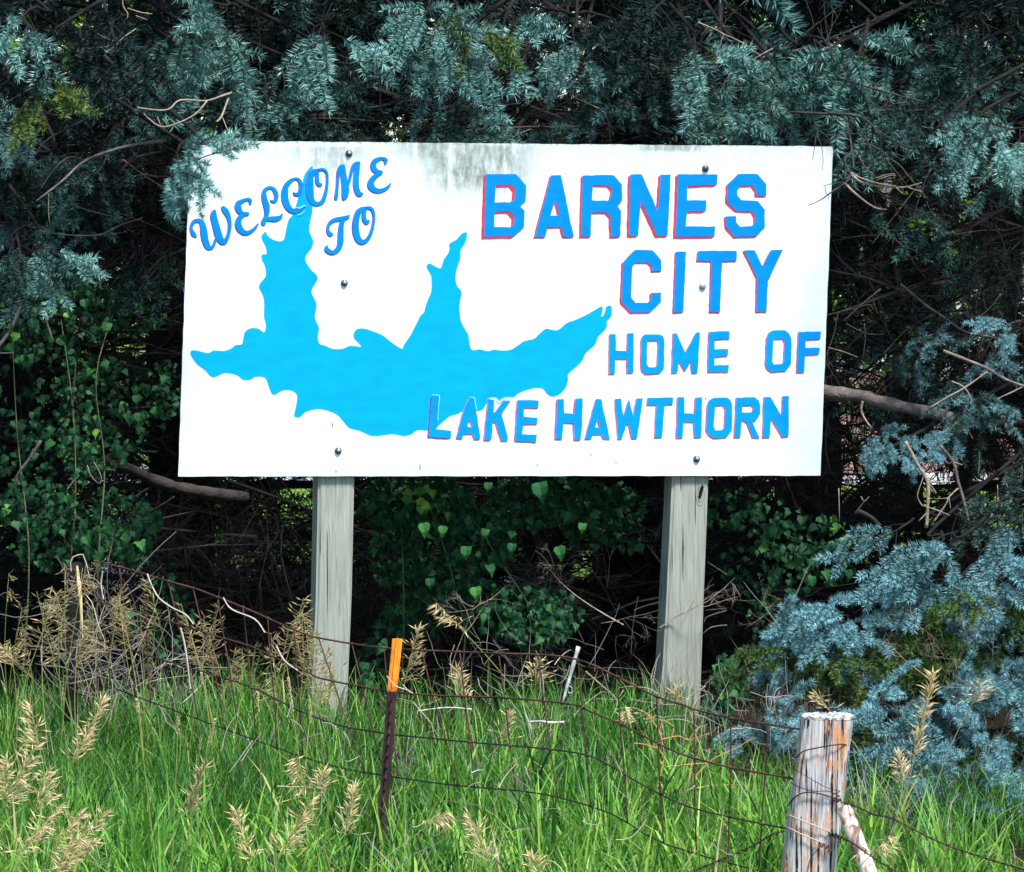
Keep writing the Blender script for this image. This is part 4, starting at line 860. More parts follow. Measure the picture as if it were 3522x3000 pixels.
# random dead sprays deep in the shade
def dead_region(x0, x1, y0, y1, D0, D1, cnt, tree, mks=('bark', 'twig'), s=(0.7, 1.4), dirs=None):
    for i in range(cnt):
        p = P(random.uniform(x0, x1), random.uniform(y0, y1), random.uniform(D0, D1))
        d = dirs() if dirs else (random.choice((-1, 1))*random.uniform(0.5, 1), random.uniform(-0.6, 0.1) if x0 > 3000 or x1 < 700 or y0 > 1640 else random.uniform(0.1, 0.6), random.uniform(-0.5, 0.2))
        place_dead(tree, p, d, random.randrange(5), random.choice(mks), random.uniform(*s), dirs is None)
dead_region(-200, 900, 350, 1150, 17.3, 19.2, 55, tl)
dead_region(-200, 1000, 1150, 2400, 17.6, 19.6, 60, tl, ('bark', 'bark', 'twig'))
dead_region(900, 2900, 250, 520, 17.6, 19.6, 60, tm)
dead_region(1000, 2700, 1500, 2450, 17.7, 19.8, 45, tm, ('bark', 'bark', 'twig'))
dead_region(3080, 3800, 350, 1200, 17.5, 18.2, 30, tr_)
dead_region(2900, 3700, 350, 1200, 18.6, 19.8, 40, tr_)
dead_region(2500, 3700, 1750, 2500, 17.5, 19.4, 30, tr_)
dead_region(2850, 3700, 1200, 2000, 18.6, 19.6, 35, tr_)
dead_region(900, 2700, 600, 1500, 18.9, 20.5, 40, tm)
def thicket(x0, x1, y0, y1, D0, D1, cnt, tree):
    for i in range(cnt):
        place_dead(tree, P(random.uniform(x0, x1), random.uniform(y0, y1), random.uniform(D0, D1)), (random.choice((-1, 1))*random.uniform(0.4, 1), random.uniform(-0.2, 0.5), random.uniform(-0.5, 0.25)), 5+random.randrange(3), 'bark', random.uniform(0.9, 1.5))
thicket(-300, 900, 300, 2400, 17.9, 20.2, 120, tl)
thicket(300, 900, 500, 2300, 18.0, 21.0, 60, tl)
thicket(900, 2800, 150, 420, 18.0, 20.5, 26, tm)
thicket(900, 2800, 1500, 2450, 18.4, 20.5, 120, tm)
thicket(2850, 3800, 300, 2500, 18.0, 20.2, 80, tr_)
dead_region(1450, 2300, 2100, 2450, 17.0, 17.5, 8, tm, ('palewood', 'twig'), (0.3, 0.55), lambda: (random.uniform(-1, 1), random.uniform(-0.3, 0.3), random.uniform(-0.2, 0.6)))
dead_region(2650, 3500, 2100, 2500, 16.0, 16.6, 9, ty, ('palewood',), (0.25, 0.4), lambda: (random.uniform(-1, 1), random.uniform(-0.8, 0), random.uniform(0.2, 1)))
for (x, y, s) in [(420, 60, .4), (360, 520, .4), (1560, 330, .4), (1830, 410, .35), (1990, 300, .3), (1350, 170, .4), (2430, 30, .4), (230, 250, .4), (2700, 120, .4)]:
    place_dead(nearest(P(x, y, 17)), P(x, y, 16.9), (random.choice((-1, 1)), -0.3, -0.5), random.randrange(5), 'palewood', s)

# ------------------------------------------------------------------ vines
def leaf_shape(kind, seed):
    r = random.Random(seed); mb = MB()
    if kind == 'heart': out = [(0, 0), (0.20, -0.04), (0.36, 0.06), (0.43, 0.26), (0.38, 0.50), (0.20, 0.80), (0.03, 1.08)]
    else: out = [(0, 0), (0.22, -0.06), (0.44, 0.02), (0.40, 0.18), (0.56, 0.40), (0.36, 0.48), (0.33, 0.68), (0.14, 0.74), (0.02, 1.0)]
    out = [(x*r.uniform(0.85, 1.15), y+r.uniform(-.03, .03)) if 0 < i_ < len(out)-1 else (x, y) for i_, (x, y) in enumerate(out)]
    L = [(-x*r.uniform(0.8, 1.1), y+r.uniform(-.05, .05)) for x, y in out[1:-1]][::-1]; full = out + L
    V = []; 
    for x, y in full: V.append((x, y, 0.38*abs(x)+0.12*math.sin(y*3)-0.30*y*y + r.uniform(-.05, .05)))
    mid = [(0, 0.3, -0.015), (0, 0.65, -0.05)]; V += mid
    n_ = len(full); T = []
    tip = len(out)-1
    for k in range(n_):
        k2 = (k+1) % n_; ym = (full[k][1]+full[k2][1])/2; c = n_ if ym < 0.5 else n_+1; T.append((k, k2, c))
    # bridge between the centres
    kr = min(range(1, tip), key=lambda k: abs(full[k][1]-0.5)); 
    T.append((n_, kr, n_+1)); kl = min(range(tip+1, n_), key=lambda k: abs(full[k][1]-0.5)); T.append((n_, n_+1, kl))
    return np.array(V), np.array(T)
leaf_src = [leaf_shape('heart', 1), leaf_shape('lobe', 2), leaf_shape('heart', 3), leaf_shape('lobe', 4)]
leaf_me = []
for i in range(8):
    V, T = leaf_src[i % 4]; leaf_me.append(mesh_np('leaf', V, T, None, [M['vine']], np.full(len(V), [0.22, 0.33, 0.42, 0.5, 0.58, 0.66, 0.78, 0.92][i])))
def leaf_matrix(p, s):
    # hang down, face the open side
    ax = Vector((random.gauss(0, 0.75), -0.35+random.gauss(0, 0.45), -1)).normalized()     # leaf length direction
    nr = Vector((random.gauss(0, 0.8), -1, 0.45+random.gauss(0, 0.6))); nr = (nr-ax*nr.dot(ax)).normalized(); xx = ax.cross(nr)
    R = Matrix((xx, ax, nr)).transposed().to_4x4()
    return Matrix.Translation(p) @ R @ Matrix.Scale(s, 4)
def vine(label, base, blobs, n_leaf, n_stuff, stems, group=None, size=(0.024, 0.050), bright=()):
    t = empty('climbing_vine', label, 'vine', base)
    tot = sum(b_[4] for b_ in blobs)
    def rp():
        r_ = random.uniform(0, tot)
        for b_ in blobs:
            r_ -= b_[4]
            if r_ <= 0: break
        x, y, rx, ry, _, D = b_
        a_ = random.uniform(0, 6.28); q = math.sqrt(random.random()); return P(x+rx*q*math.cos(a_), y+ry*q*math.sin(a_), D+random.uniform(-0.15, 0.35))
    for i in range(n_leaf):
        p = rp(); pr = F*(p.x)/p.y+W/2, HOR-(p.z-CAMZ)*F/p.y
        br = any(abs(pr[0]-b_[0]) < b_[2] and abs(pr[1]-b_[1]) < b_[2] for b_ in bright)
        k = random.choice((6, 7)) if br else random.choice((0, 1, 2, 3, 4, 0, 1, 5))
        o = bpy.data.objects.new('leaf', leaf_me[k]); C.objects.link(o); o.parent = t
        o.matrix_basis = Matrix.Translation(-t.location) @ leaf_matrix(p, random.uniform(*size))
    mb = MB()
    for i in range(n_stuff):
        p = rp() + Vector((0, random.uniform(0.05, 0.3), 0)); V, T = leaf_src[random.randrange(4)]
        m4 = np.array(leaf_matrix(p, random.uniform(size[0]*0.6, size[1]*0.8))); VV = V @ m4[:3, :3].T + m4[:3, 3]
        mb.add(VV, T, None, random.uniform(0.0, 0.55))
    link('foliage', mb.mesh('foliage', [M['vine']]), t, kind='stuff')
    for pts in stems:
        q = smooth_pts([tuple(P(x, y, D)) for x, y, D in pts], 4); m2 = MB(); m2.tube(q, np.linspace(0.004, 0.0018, len(q)), 5, wob=.1)
        link('stem', m2.mesh('stem', [M['tan2']]), t)
    return t
M['tan2'] = bark('vine stem', (0.08, 0.10, 0.05), (0.20, 0.20, 0.11), 20)
v1 = P(230, 2350, 17.4)
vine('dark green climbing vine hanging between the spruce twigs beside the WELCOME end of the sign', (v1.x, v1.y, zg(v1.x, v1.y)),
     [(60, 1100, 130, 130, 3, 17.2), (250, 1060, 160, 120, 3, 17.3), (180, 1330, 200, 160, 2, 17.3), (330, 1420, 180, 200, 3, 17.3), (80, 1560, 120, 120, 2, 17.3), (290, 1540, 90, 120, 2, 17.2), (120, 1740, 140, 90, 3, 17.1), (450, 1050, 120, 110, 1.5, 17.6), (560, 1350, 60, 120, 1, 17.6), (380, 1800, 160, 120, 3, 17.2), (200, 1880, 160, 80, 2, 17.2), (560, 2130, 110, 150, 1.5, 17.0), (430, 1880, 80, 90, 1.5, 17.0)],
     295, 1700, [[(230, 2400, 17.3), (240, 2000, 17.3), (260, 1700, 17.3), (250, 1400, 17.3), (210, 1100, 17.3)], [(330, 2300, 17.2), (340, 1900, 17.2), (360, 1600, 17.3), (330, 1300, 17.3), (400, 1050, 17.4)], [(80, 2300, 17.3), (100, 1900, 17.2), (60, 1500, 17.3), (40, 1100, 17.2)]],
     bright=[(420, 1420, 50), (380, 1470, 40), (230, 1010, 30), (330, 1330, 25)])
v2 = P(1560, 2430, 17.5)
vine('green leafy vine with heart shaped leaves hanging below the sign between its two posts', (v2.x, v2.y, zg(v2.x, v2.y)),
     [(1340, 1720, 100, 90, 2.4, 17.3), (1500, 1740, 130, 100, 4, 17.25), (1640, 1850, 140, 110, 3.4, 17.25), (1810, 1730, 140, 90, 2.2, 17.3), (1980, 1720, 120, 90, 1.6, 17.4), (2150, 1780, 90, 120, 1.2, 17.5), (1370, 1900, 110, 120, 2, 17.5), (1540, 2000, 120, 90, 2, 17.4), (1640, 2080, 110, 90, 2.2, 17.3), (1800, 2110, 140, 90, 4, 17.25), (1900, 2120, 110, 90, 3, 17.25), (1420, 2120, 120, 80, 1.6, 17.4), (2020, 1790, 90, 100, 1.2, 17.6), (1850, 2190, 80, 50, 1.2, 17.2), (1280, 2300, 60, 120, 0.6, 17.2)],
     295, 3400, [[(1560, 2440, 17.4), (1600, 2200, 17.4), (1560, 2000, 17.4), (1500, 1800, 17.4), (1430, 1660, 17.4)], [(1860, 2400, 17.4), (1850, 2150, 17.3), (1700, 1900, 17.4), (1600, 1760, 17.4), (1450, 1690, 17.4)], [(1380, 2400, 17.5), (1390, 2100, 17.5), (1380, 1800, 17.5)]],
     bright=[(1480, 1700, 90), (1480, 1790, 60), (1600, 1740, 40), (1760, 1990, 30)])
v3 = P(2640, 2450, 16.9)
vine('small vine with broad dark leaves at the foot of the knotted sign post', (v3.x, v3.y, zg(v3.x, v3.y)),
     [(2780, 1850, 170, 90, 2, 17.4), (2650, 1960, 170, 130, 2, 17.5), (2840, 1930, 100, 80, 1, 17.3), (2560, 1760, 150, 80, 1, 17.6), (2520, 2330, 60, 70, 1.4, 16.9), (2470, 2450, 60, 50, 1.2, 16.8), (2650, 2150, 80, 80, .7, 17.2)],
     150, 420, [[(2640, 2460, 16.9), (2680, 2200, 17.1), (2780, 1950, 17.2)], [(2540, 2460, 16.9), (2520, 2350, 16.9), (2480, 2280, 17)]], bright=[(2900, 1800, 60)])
# large single leaves of the middle vine seen plainly in the photograph
vt = [o for o in C.objects if o.name.startswith('climbing_vine')]
for (x, y, s, k, tr_i) in [(1855, 1660, 0.095, 5, 1), (1455, 1800, 0.070, 7, 1), (1525, 1810, 0.055, 7, 1), (1920, 1880, 0.070, 3, 1), (1605, 1880, 0.065, 5, 1), (1765, 1870, 0.055, 5, 1), (1680, 1660, 0.05, 6, 1), (1635, 2020, 0.065, 4, 1), (2005, 1800, 0.05, 6, 1), (1480, 1990, 0.055, 4, 1), (1670, 1820, 0.05, 5, 1),
                        (2510, 2290, 0.11, 2, 2), (2470, 2430, 0.10, 1, 2), (2560, 2380, 0.08, 2, 2), (290, 1030, 0.055, 6, 0), (370, 1110, 0.06, 5, 0), (120, 1100, 0.07, 3, 0), (480, 1420, 0.06, 4, 0), (470, 1360, 0.05, 4, 0)]:
    p = P(x, y, 16.98 if tr_i else 17.05); ax = Vector((random.gauss(0, .15), -0.2, -1)).normalized(); nr = Vector((random.gauss(0, .2), -1, 0.3)); nr = (nr-ax*nr.dot(ax)).normalized()
    R = Matrix((ax.cross(nr), ax, nr)).transposed().to_4x4(); o = bpy.data.objects.new('leaf', leaf_me[6 if k == 7 else (4 if k in (5, 6) else k - k % 2)]); C.objects.link(o); o.parent = vt[tr_i]
    o.matrix_basis = Matrix.Translation(p-vt[tr_i].location) @ R @ Matrix.Scale(s*0.78, 4)

# ------------------------------------------------------------------ background beyond the trees
def decid(x, y, h, r, label, seed):
    random.seed(seed); rg = np.random.default_rng(seed)
    t = empty('leafy_tree', label, 'tree', (x, y, zg(x, y)))
    mb = MB(); mb.tube([(x, y, z) for z in np.linspace(-0.05, h*0.6, 8)], np.linspace(0.16, 0.06, 8), 9, wob=.05)
    for k in range(9):
        a_ = k*0.7+seed; z0 = h*(0.2+0.04*k); mb.tube([(x, y, z0), (x+r*0.4*math.cos(a_), y+r*0.4*math.sin(a_), z0+0.5), (x+r*0.8*math.cos(a_), y+r*0.8*math.sin(a_), z0+0.8)], [0.05, 0.03, 0.01], 5)
    link('trunk', mb.mesh('trunk', [M['bark']], smooth=True), t)
    ncl = 110; cl = rg.normal(size=(ncl, 3)); cl /= np.linalg.norm(cl, axis=1)[:, None]; cl *= (rg.uniform(0.3, 1, ncl)**0.5)[:, None]
    cl = cl*np.array([r, r, h*0.46])+np.array([x, y, h*0.56]); n_ = 9000; ci = rg.integers(0, ncl, n_); p = cl[ci]+rg.normal(0, 0.22, (n_, 3)); p[:, 2] = np.maximum(p[:, 2], 0.25)
    a_ = rg.normal(size=(n_, 3)); a_ /= np.linalg.norm(a_, axis=1)[:, None]; b_ = np.cross(a_, rg.normal(size=(n_, 3))); b_ /= np.linalg.norm(b_, axis=1)[:, None]
    s = rg.uniform(0.04, 0.08, n_)[:, None]; V = np.stack([p-a_*s, p+b_*s*0.6, p+a_*s, p-b_*s*0.6], 1).reshape(-1, 3)
    Q = np.arange(4*n_).reshape(-1, 4); ti = np.repeat(np.clip(rg.uniform(0.2, 0.8, n_)+np.repeat(0, n_), 0, 1), 4)
    link('crown', mesh_np('crown', V, None, Q, [M['decid']], ti), t)
for (x, y, h, r, lb, sd_) in [(-3.6, 27.5, 6.0, 2.0, 'bright leafy tree on the lawn seen through the gaps beside the WELCOME lettering', 1), (-0.4, 30.0, 6.5, 2.2, 'bright leafy tree on the lawn seen over the middle of the sign', 2),
                      (2.9, 33.0, 6.4, 2.1, 'bright leafy tree on the lawn seen through the gaps beside the CITY lettering', 3), (6.5, 52, 9, 4, 'tall leafy tree standing behind the pale house', 4), (-9, 55, 10, 4.5, 'tall leafy tree far across the lawn past the gravel drive', 5), (-2, 60, 11, 5, 'broad leafy tree far behind the middle spruce', 6)]:
    decid(x, y, h, r, lb, sd_)
random.seed(21)
# pale house far behind
def bx(mb, x0, x1, y0, y1, z0, z1):
    V = [(x, y, z) for z in (z0, z1) for y in (y0, y1) for x in (x0, x1)]
    mb.add(V, None, [(0, 1, 5, 4), (2, 6, 7, 3), (0, 4, 6, 2), (1, 3, 7, 5), (4, 5, 7, 6), (0, 2, 3, 1)])
def simple(name, col, rough=0.8):
    m_, n_, b_ = mat(name, rough, 0.3); n_.links.new(ramp(n_, noise_tex(n_, 4, 5), [(0.3, tuple(c*0.85 for c in col)), (0.7, col)]), b_.inputs['Base Color']); return m_
hs = empty('house', 'pale sided low house with a brown brick base seen through the spruce twigs', 'house', (5.6, 44, zg(5.6, 44)))
wm = simple('white siding', (0.75, 0.77, 0.80)); brk = simple('brown brick', (0.36, 0.22, 0.19)); rf = simple('grey shingle roof', (0.16, 0.15, 0.16)); gl = simple('dark glass', (0.03, 0.04, 0.05), 0.1)
for k in range(12):
    mb = MB(); bx(mb, 2.6, 8.8, 43.0-0.012*(k % 1), 49, 1.05+0.13*k, 1.165+0.13*k); link('siding', mb.mesh('siding', [wm]), hs)
mb = MB(); bx(mb, 2.61, 8.79, 43.02, 48.98, -0.05, 1.05); link('wall', mb.mesh('wall', [brk]), hs)
mb = MB(); mb.add([(2.3, 42.6, 2.62), (9.1, 42.6, 2.62), (9.1, 49.4, 2.62), (2.3, 49.4, 2.62), (2.3, 46, 4.1), (9.1, 46, 4.1)], [(0, 4, 3), (1, 2, 5)], [(0, 1, 5, 4), (2, 3, 4, 5), (0, 3, 2, 1)]); link('roof', mb.mesh('roof', [rf]), hs)
for xx in (3.4, 7.4):
    mb = MB(); bx(mb, xx-0.05, xx+0.95, 42.93, 43.02, 1.15, 2.15); f_ = link('window', mb.mesh('window', [wm]), hs); mb = MB(); bx(mb, xx+0.03, xx+0.87, 42.9, 42.95, 1.22, 2.08); o = link('pane', mb.mesh('pane', [gl])); o.parent = f_
    o.matrix_basis = (Matrix.Translation(hs.location) @ f_.matrix_basis).inverted()
mb = MB(); bx(mb, 5.3, 6.2, 42.9, 43.02, -0.04, 2.0); link('door', mb.mesh('door', [simple('red door', (0.5, 0.05, 0.03))]), hs)

# ------------------------------------------------------------------ grass
def blades(n_, xr, yr, Lr, Wr, lean, tint, tintsd, seed, maskf=None, kindtint=None):
    g = np.random.default_rng(seed); x = g.uniform(*xr, n_); y = g.uniform(*yr, n_)
    # tufted distribution
    tc_ = g.uniform([xr[0], yr[0]], [xr[1], yr[1]], (max(10, n_//30), 2)); idx = g.integers(0, len(tc_), n_); mixm = g.random(n_) < 0.75
    x = np.where(mixm, tc_[idx, 0]+g.normal(0, 0.03, n_), x); y = np.where(mixm, tc_[idx, 1]+g.normal(0, 0.03, n_), y)
    tuft_t = g.normal(0, tintsd, len(tc_))[idx]; tuft_l = g.uniform(0.75, 1.2, len(tc_))[idx]
    if maskf is not None:
        k = maskf(x, y, g); x, y, tuft_t, tuft_l = x[k], y[k], tuft_t[k], tuft_l[k]
    n_ = len(x); z = gz(x, y)-0.01; L = g.uniform(*Lr, n_)*tuft_l; wd = g.uniform(*Wr, n_)
    a_ = g.uniform(0, 2*np.pi, n_); ln = np.abs(g.normal(0, lean, n_))+0.1; dx, dy = np.cos(a_), np.sin(a_)
    fa = a_ + np.pi/2 + g.normal(0, 0.5, n_); sx_, sy_ = np.cos(fa), np.sin(fa)
    V = np.zeros((n_, 9, 3)); th = np.zeros(n_); px_, pz_ = np.zeros(n_), np.zeros(n_)
    prev = [(0, np.zeros(n_), np.zeros(n_))]; segs = 4; cur_x, cur_z = np.zeros(n_), np.zeros(n_); ang = g.uniform(0.03, 0.25, n_)
    for s in range(segs+1):
        f = s/segs; w_ = wd*(1-f**2.2)*0.5 if s else wd*0.35
        bx_, by_, bz_ = x+dx*cur_x, y+dy*cur_x, z+cur_z
        if s < segs:
            V[:, 2*s] = np.stack([bx_-sx_*w_, by_-sy_*w_, bz_], -1); V[:, 2*s+1] = np.stack([bx_+sx_*w_, by_+sy_*w_, bz_], -1)
        else: V[:, 8] = np.stack([bx_, by_, bz_], -1)
        cur_x = cur_x + np.sin(ang)*L/segs; cur_z = cur_z + np.cos(ang)*L/segs; ang = ang + ln*(0.5+0.5*f)
    off = np.arange(n_)[:, None]*9
    Q = np.concatenate([off+np.array([[0, 1, 3, 2]]), off+np.array([[2, 3, 5, 4]]), off+np.array([[4, 5, 7, 6]])]); T = off+np.array([[6, 7, 8]])
    t = np.clip(tint + tuft_t + g.normal(0, 0.08, n_), 0, 0.9); dry = g.random(n_) < 0.035; t[dry] = g.uniform(0.92, 1.0, dry.sum())
    return V.reshape(-1, 3), T, Q, np.repeat(t, 9)
def far_edge(x):
    e = 15.35 + 0.2*np.sin(x*2.3+0.6)
    return np.where(x > 0.75, e - np.clip((x-0.75)*1.6, 0, 0.8), e)
def m_front(x, y, g):
    k = (np.abs(x) < 0.128*y+0.35) | (g.random(len(x)) < 0.35)
    return k & (y < far_edge(x) + g.normal(0, 0.12, len(x)))
def m_back(x, y, g):
    # bare dark soil under the trees, ragged edge
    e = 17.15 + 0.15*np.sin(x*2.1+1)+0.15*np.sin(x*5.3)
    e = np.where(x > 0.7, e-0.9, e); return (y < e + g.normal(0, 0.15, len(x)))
mb = MB()
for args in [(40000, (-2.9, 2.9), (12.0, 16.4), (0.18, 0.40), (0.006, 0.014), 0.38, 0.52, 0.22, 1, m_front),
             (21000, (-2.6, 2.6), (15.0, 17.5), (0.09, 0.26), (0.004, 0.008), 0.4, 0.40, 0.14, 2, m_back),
             (8000, (-2.6, -0.5), (15.0, 16.5), (0.18, 0.38), (0.004, 0.008), 0.4, 0.42, 0.14, 12, None),
             (11000, (-2.9, 2.9), (11.6, 14.6), (0.26, 0.46), (0.008, 0.018), 0.55, 0.70, 0.14, 3, m_front),
             (7000, (-6, 6), (7, 14.5), (0.2, 0.45), (0.006, 0.012), 0.35, 0.55, 0.1, 4, None)]:
    V, T, Q, t = blades(*args); mb.add(V, T, Q, t)
link('grass', mb.mesh('grass', [M['grass']]), kind='stuff', label='lush green roadside grass on the bank below the sign', cat='grass')
mb = MB()
V, T, Q, t = blades(5200, (-2.6, 2.6), (12.4, 17.2), (0.15, 0.38), (0.002, 0.004), 0.7, 0.5, 0.2, 8, None); mb.add(V, T, Q, np.clip(t, 0, 1))
# tangled pale dead stems round the old post at the left, and under the sign
def tangle(mb, px0, px1, py0, py1, D0, D1, cnt, L=(0.12, 0.35), r=0.0013):
    for i in range(cnt):
        p = P(random.uniform(px0, px1), random.uniform(py0, py1), random.uniform(D0, D1)); d = Vector((random.gauss(0, .6), random.gauss(0, .4), random.gauss(0.2, .8))).normalized(); pts = [p]; l = random.uniform(*L)
        tw = Vector((random.gauss(0, .5), random.gauss(0, .3), random.gauss(0, .5)))
        for k in range(6): d = (d+tw*0.25+Vector((random.gauss(0, .15),)*3)).normalized(); pts.append(pts[-1]+d*l/6)
        mb.tube([tuple(q) for q in pts], np.linspace(r*1.3, r*0.6, 7), 3, a=random.uniform(0.1, 1.0), cap=False)
tangle(mb, 190, 400, 2020, 2400, 15.9, 16.3, 90)
tangle(mb, 420, 700, 2200, 2420, 15.9, 16.2, 45)
tangle(mb, 1500, 2250, 2200, 2520, 16.3, 17.0, 60, (0.10, 0.26), 0.0010)
tangle(mb, 750, 1200, 2450, 2950, 13.2, 15.0, 22, (0.06, 0.16))
tangle(mb, 1200, 2600, 2650, 3000, 12.6, 13.6, 45, (0.05, 0.14))
tangle(mb, 2250, 2750, 2380, 2620, 15.4, 16.2, 60, (0.08, 0.25))
link('dry_grass', mb.mesh('dry_grass', [M['deadgrass']]), kind='stuff', label='tangled pale dead grass stems among the green grass', cat='dry grass')

# seed heads
def spikelet(mb, p, d, L, wd, a):
    d = Vector(d).normalized(); s = d.cross(Vector((random.gauss(0, 1), random.gauss(0, 1), random.gauss(0, 1)))).normalized(); t_ = d.cross(s); p = Vector(p)
    V = [p, p+d*L*0.4+s*wd, p+d*L*0.4+t_*wd, p+d*L*0.4-s*wd, p+d*L*0.4-t_*wd, p+d*L]
    mb.add([tuple(v_) for v_ in V], [(0, 2, 1), (0, 3, 2), (0, 4, 3), (0, 1, 4), (5, 1, 2), (5, 2, 3), (5, 3, 4), (5, 4, 1)], None, a)
def stalk(tip, bot, D, kind, HL, label, group=None, side=0, tint=0.6, nod=0.3, cat='seed head grass', n_sp=None, th=1.0):
    """tip and bot: photograph pixels of the head's end and of where the stem enters the grass; HL head length in m"""
    if group is None: tint = min(1, tint+0.2)
    pt, pb = P(*tip, D), P(*bot, D+0.03); dirv = (pt-pb).normalized()
    gzv = zg(pb.x, pb.y); base = pb - dirv*max(0.02, (pb.z-gzv)/max(dirv.z, 0.3)); base.z = max(base.z, gzv-0.02)
    if pb.z < gzv+0.02: base = Vector((pb.x, pb.y, gzv-0.02))
    t = empty('seed_head_stalk', label, cat, base, 0, group)
    mid = base.lerp(pt, 0.55) + Vector((-side*0.02, 0, 0.01))
    q = smooth_pts([tuple(base), tuple(mid), tuple(pt)], 8); 
    mb = MB(); mb.tube(q, np.linspace(0.0022, 0.0009, len(q))*th, 4, a=random.uniform(0.2, 0.8)); link('stem', mb.mesh('stem', [M['stalk']]), t)
    mb = MB(); Lq = np.concatenate([[0], np.cumsum(np.linalg.norm(np.diff(q, axis=0), axis=1))]); tot = Lq[-1]; HLc = min(HL, tot*0.8)
    if kind == 'timothy':
        for i in range(int(HLc*900)):
            f = tot-HLc+HLc*random.random(); p = np.array([np.interp(f, Lq, q[:, k]) for k in range(3)]); a_ = random.uniform(0, 6.28)
            spikelet(mb, p, Vector((math.cos(a_), math.sin(a_), 1.3)), 0.009, 0.0018, random.uniform(tint, 1))
    else:
        n_sp = n_sp or int(HLc*(600 if kind == 'dense' else 460))
        for i in range(n_sp):
            u_ = random.random(); f = tot-HLc+HLc*u_; p = Vector([np.interp(f, Lq, q[:, k]) for k in range(3)]); a_ = random.gauss(0, 1.0)
            spread = (0.058 if kind != 'dense' else 0.022)*(1.15-u_)*random.uniform(0.15, 1)
            sdx = side if random.random() < 0.8 else -side
            sv = Vector(((sdx if side else random.gauss(0, 1))*abs(math.cos(a_)), random.gauss(0, .5), random.uniform(-0.1, 0.8)*(-1 if nod > 0.7 and u_ > .3 else 1)))
            q1 = p + sv*spread; mb.tube([tuple(p), tuple(p.lerp(q1, .5)+Vector((0, 0, 0.004))), tuple(q1)], 0.0004, 3, a=0.8, cap=False)
            dd = dirv*0.55 + sv*0.9 + Vector((random.gauss(0, .15), 0, -nod*0.8+random.gauss(0, .2))); spikelet(mb, q1, dd, random.uniform(0.020, 0.040), random.uniform(0.0015, 0.0026), min(1, max(0, random.gauss(tint, 0.18))))
    link('seed_head', mb.mesh('seed_head', [M['straw']]), t, kind='stuff')
    return t
Z2 = (0, 2300, .5695); Z3 = (1000, 2300, .579); Z4 = (1900, 2200, .783); Z1 = (0, 1800, .5695)
def zp(z, x, y): return (z[0]+x*z[2], z[1]+y*z[2])
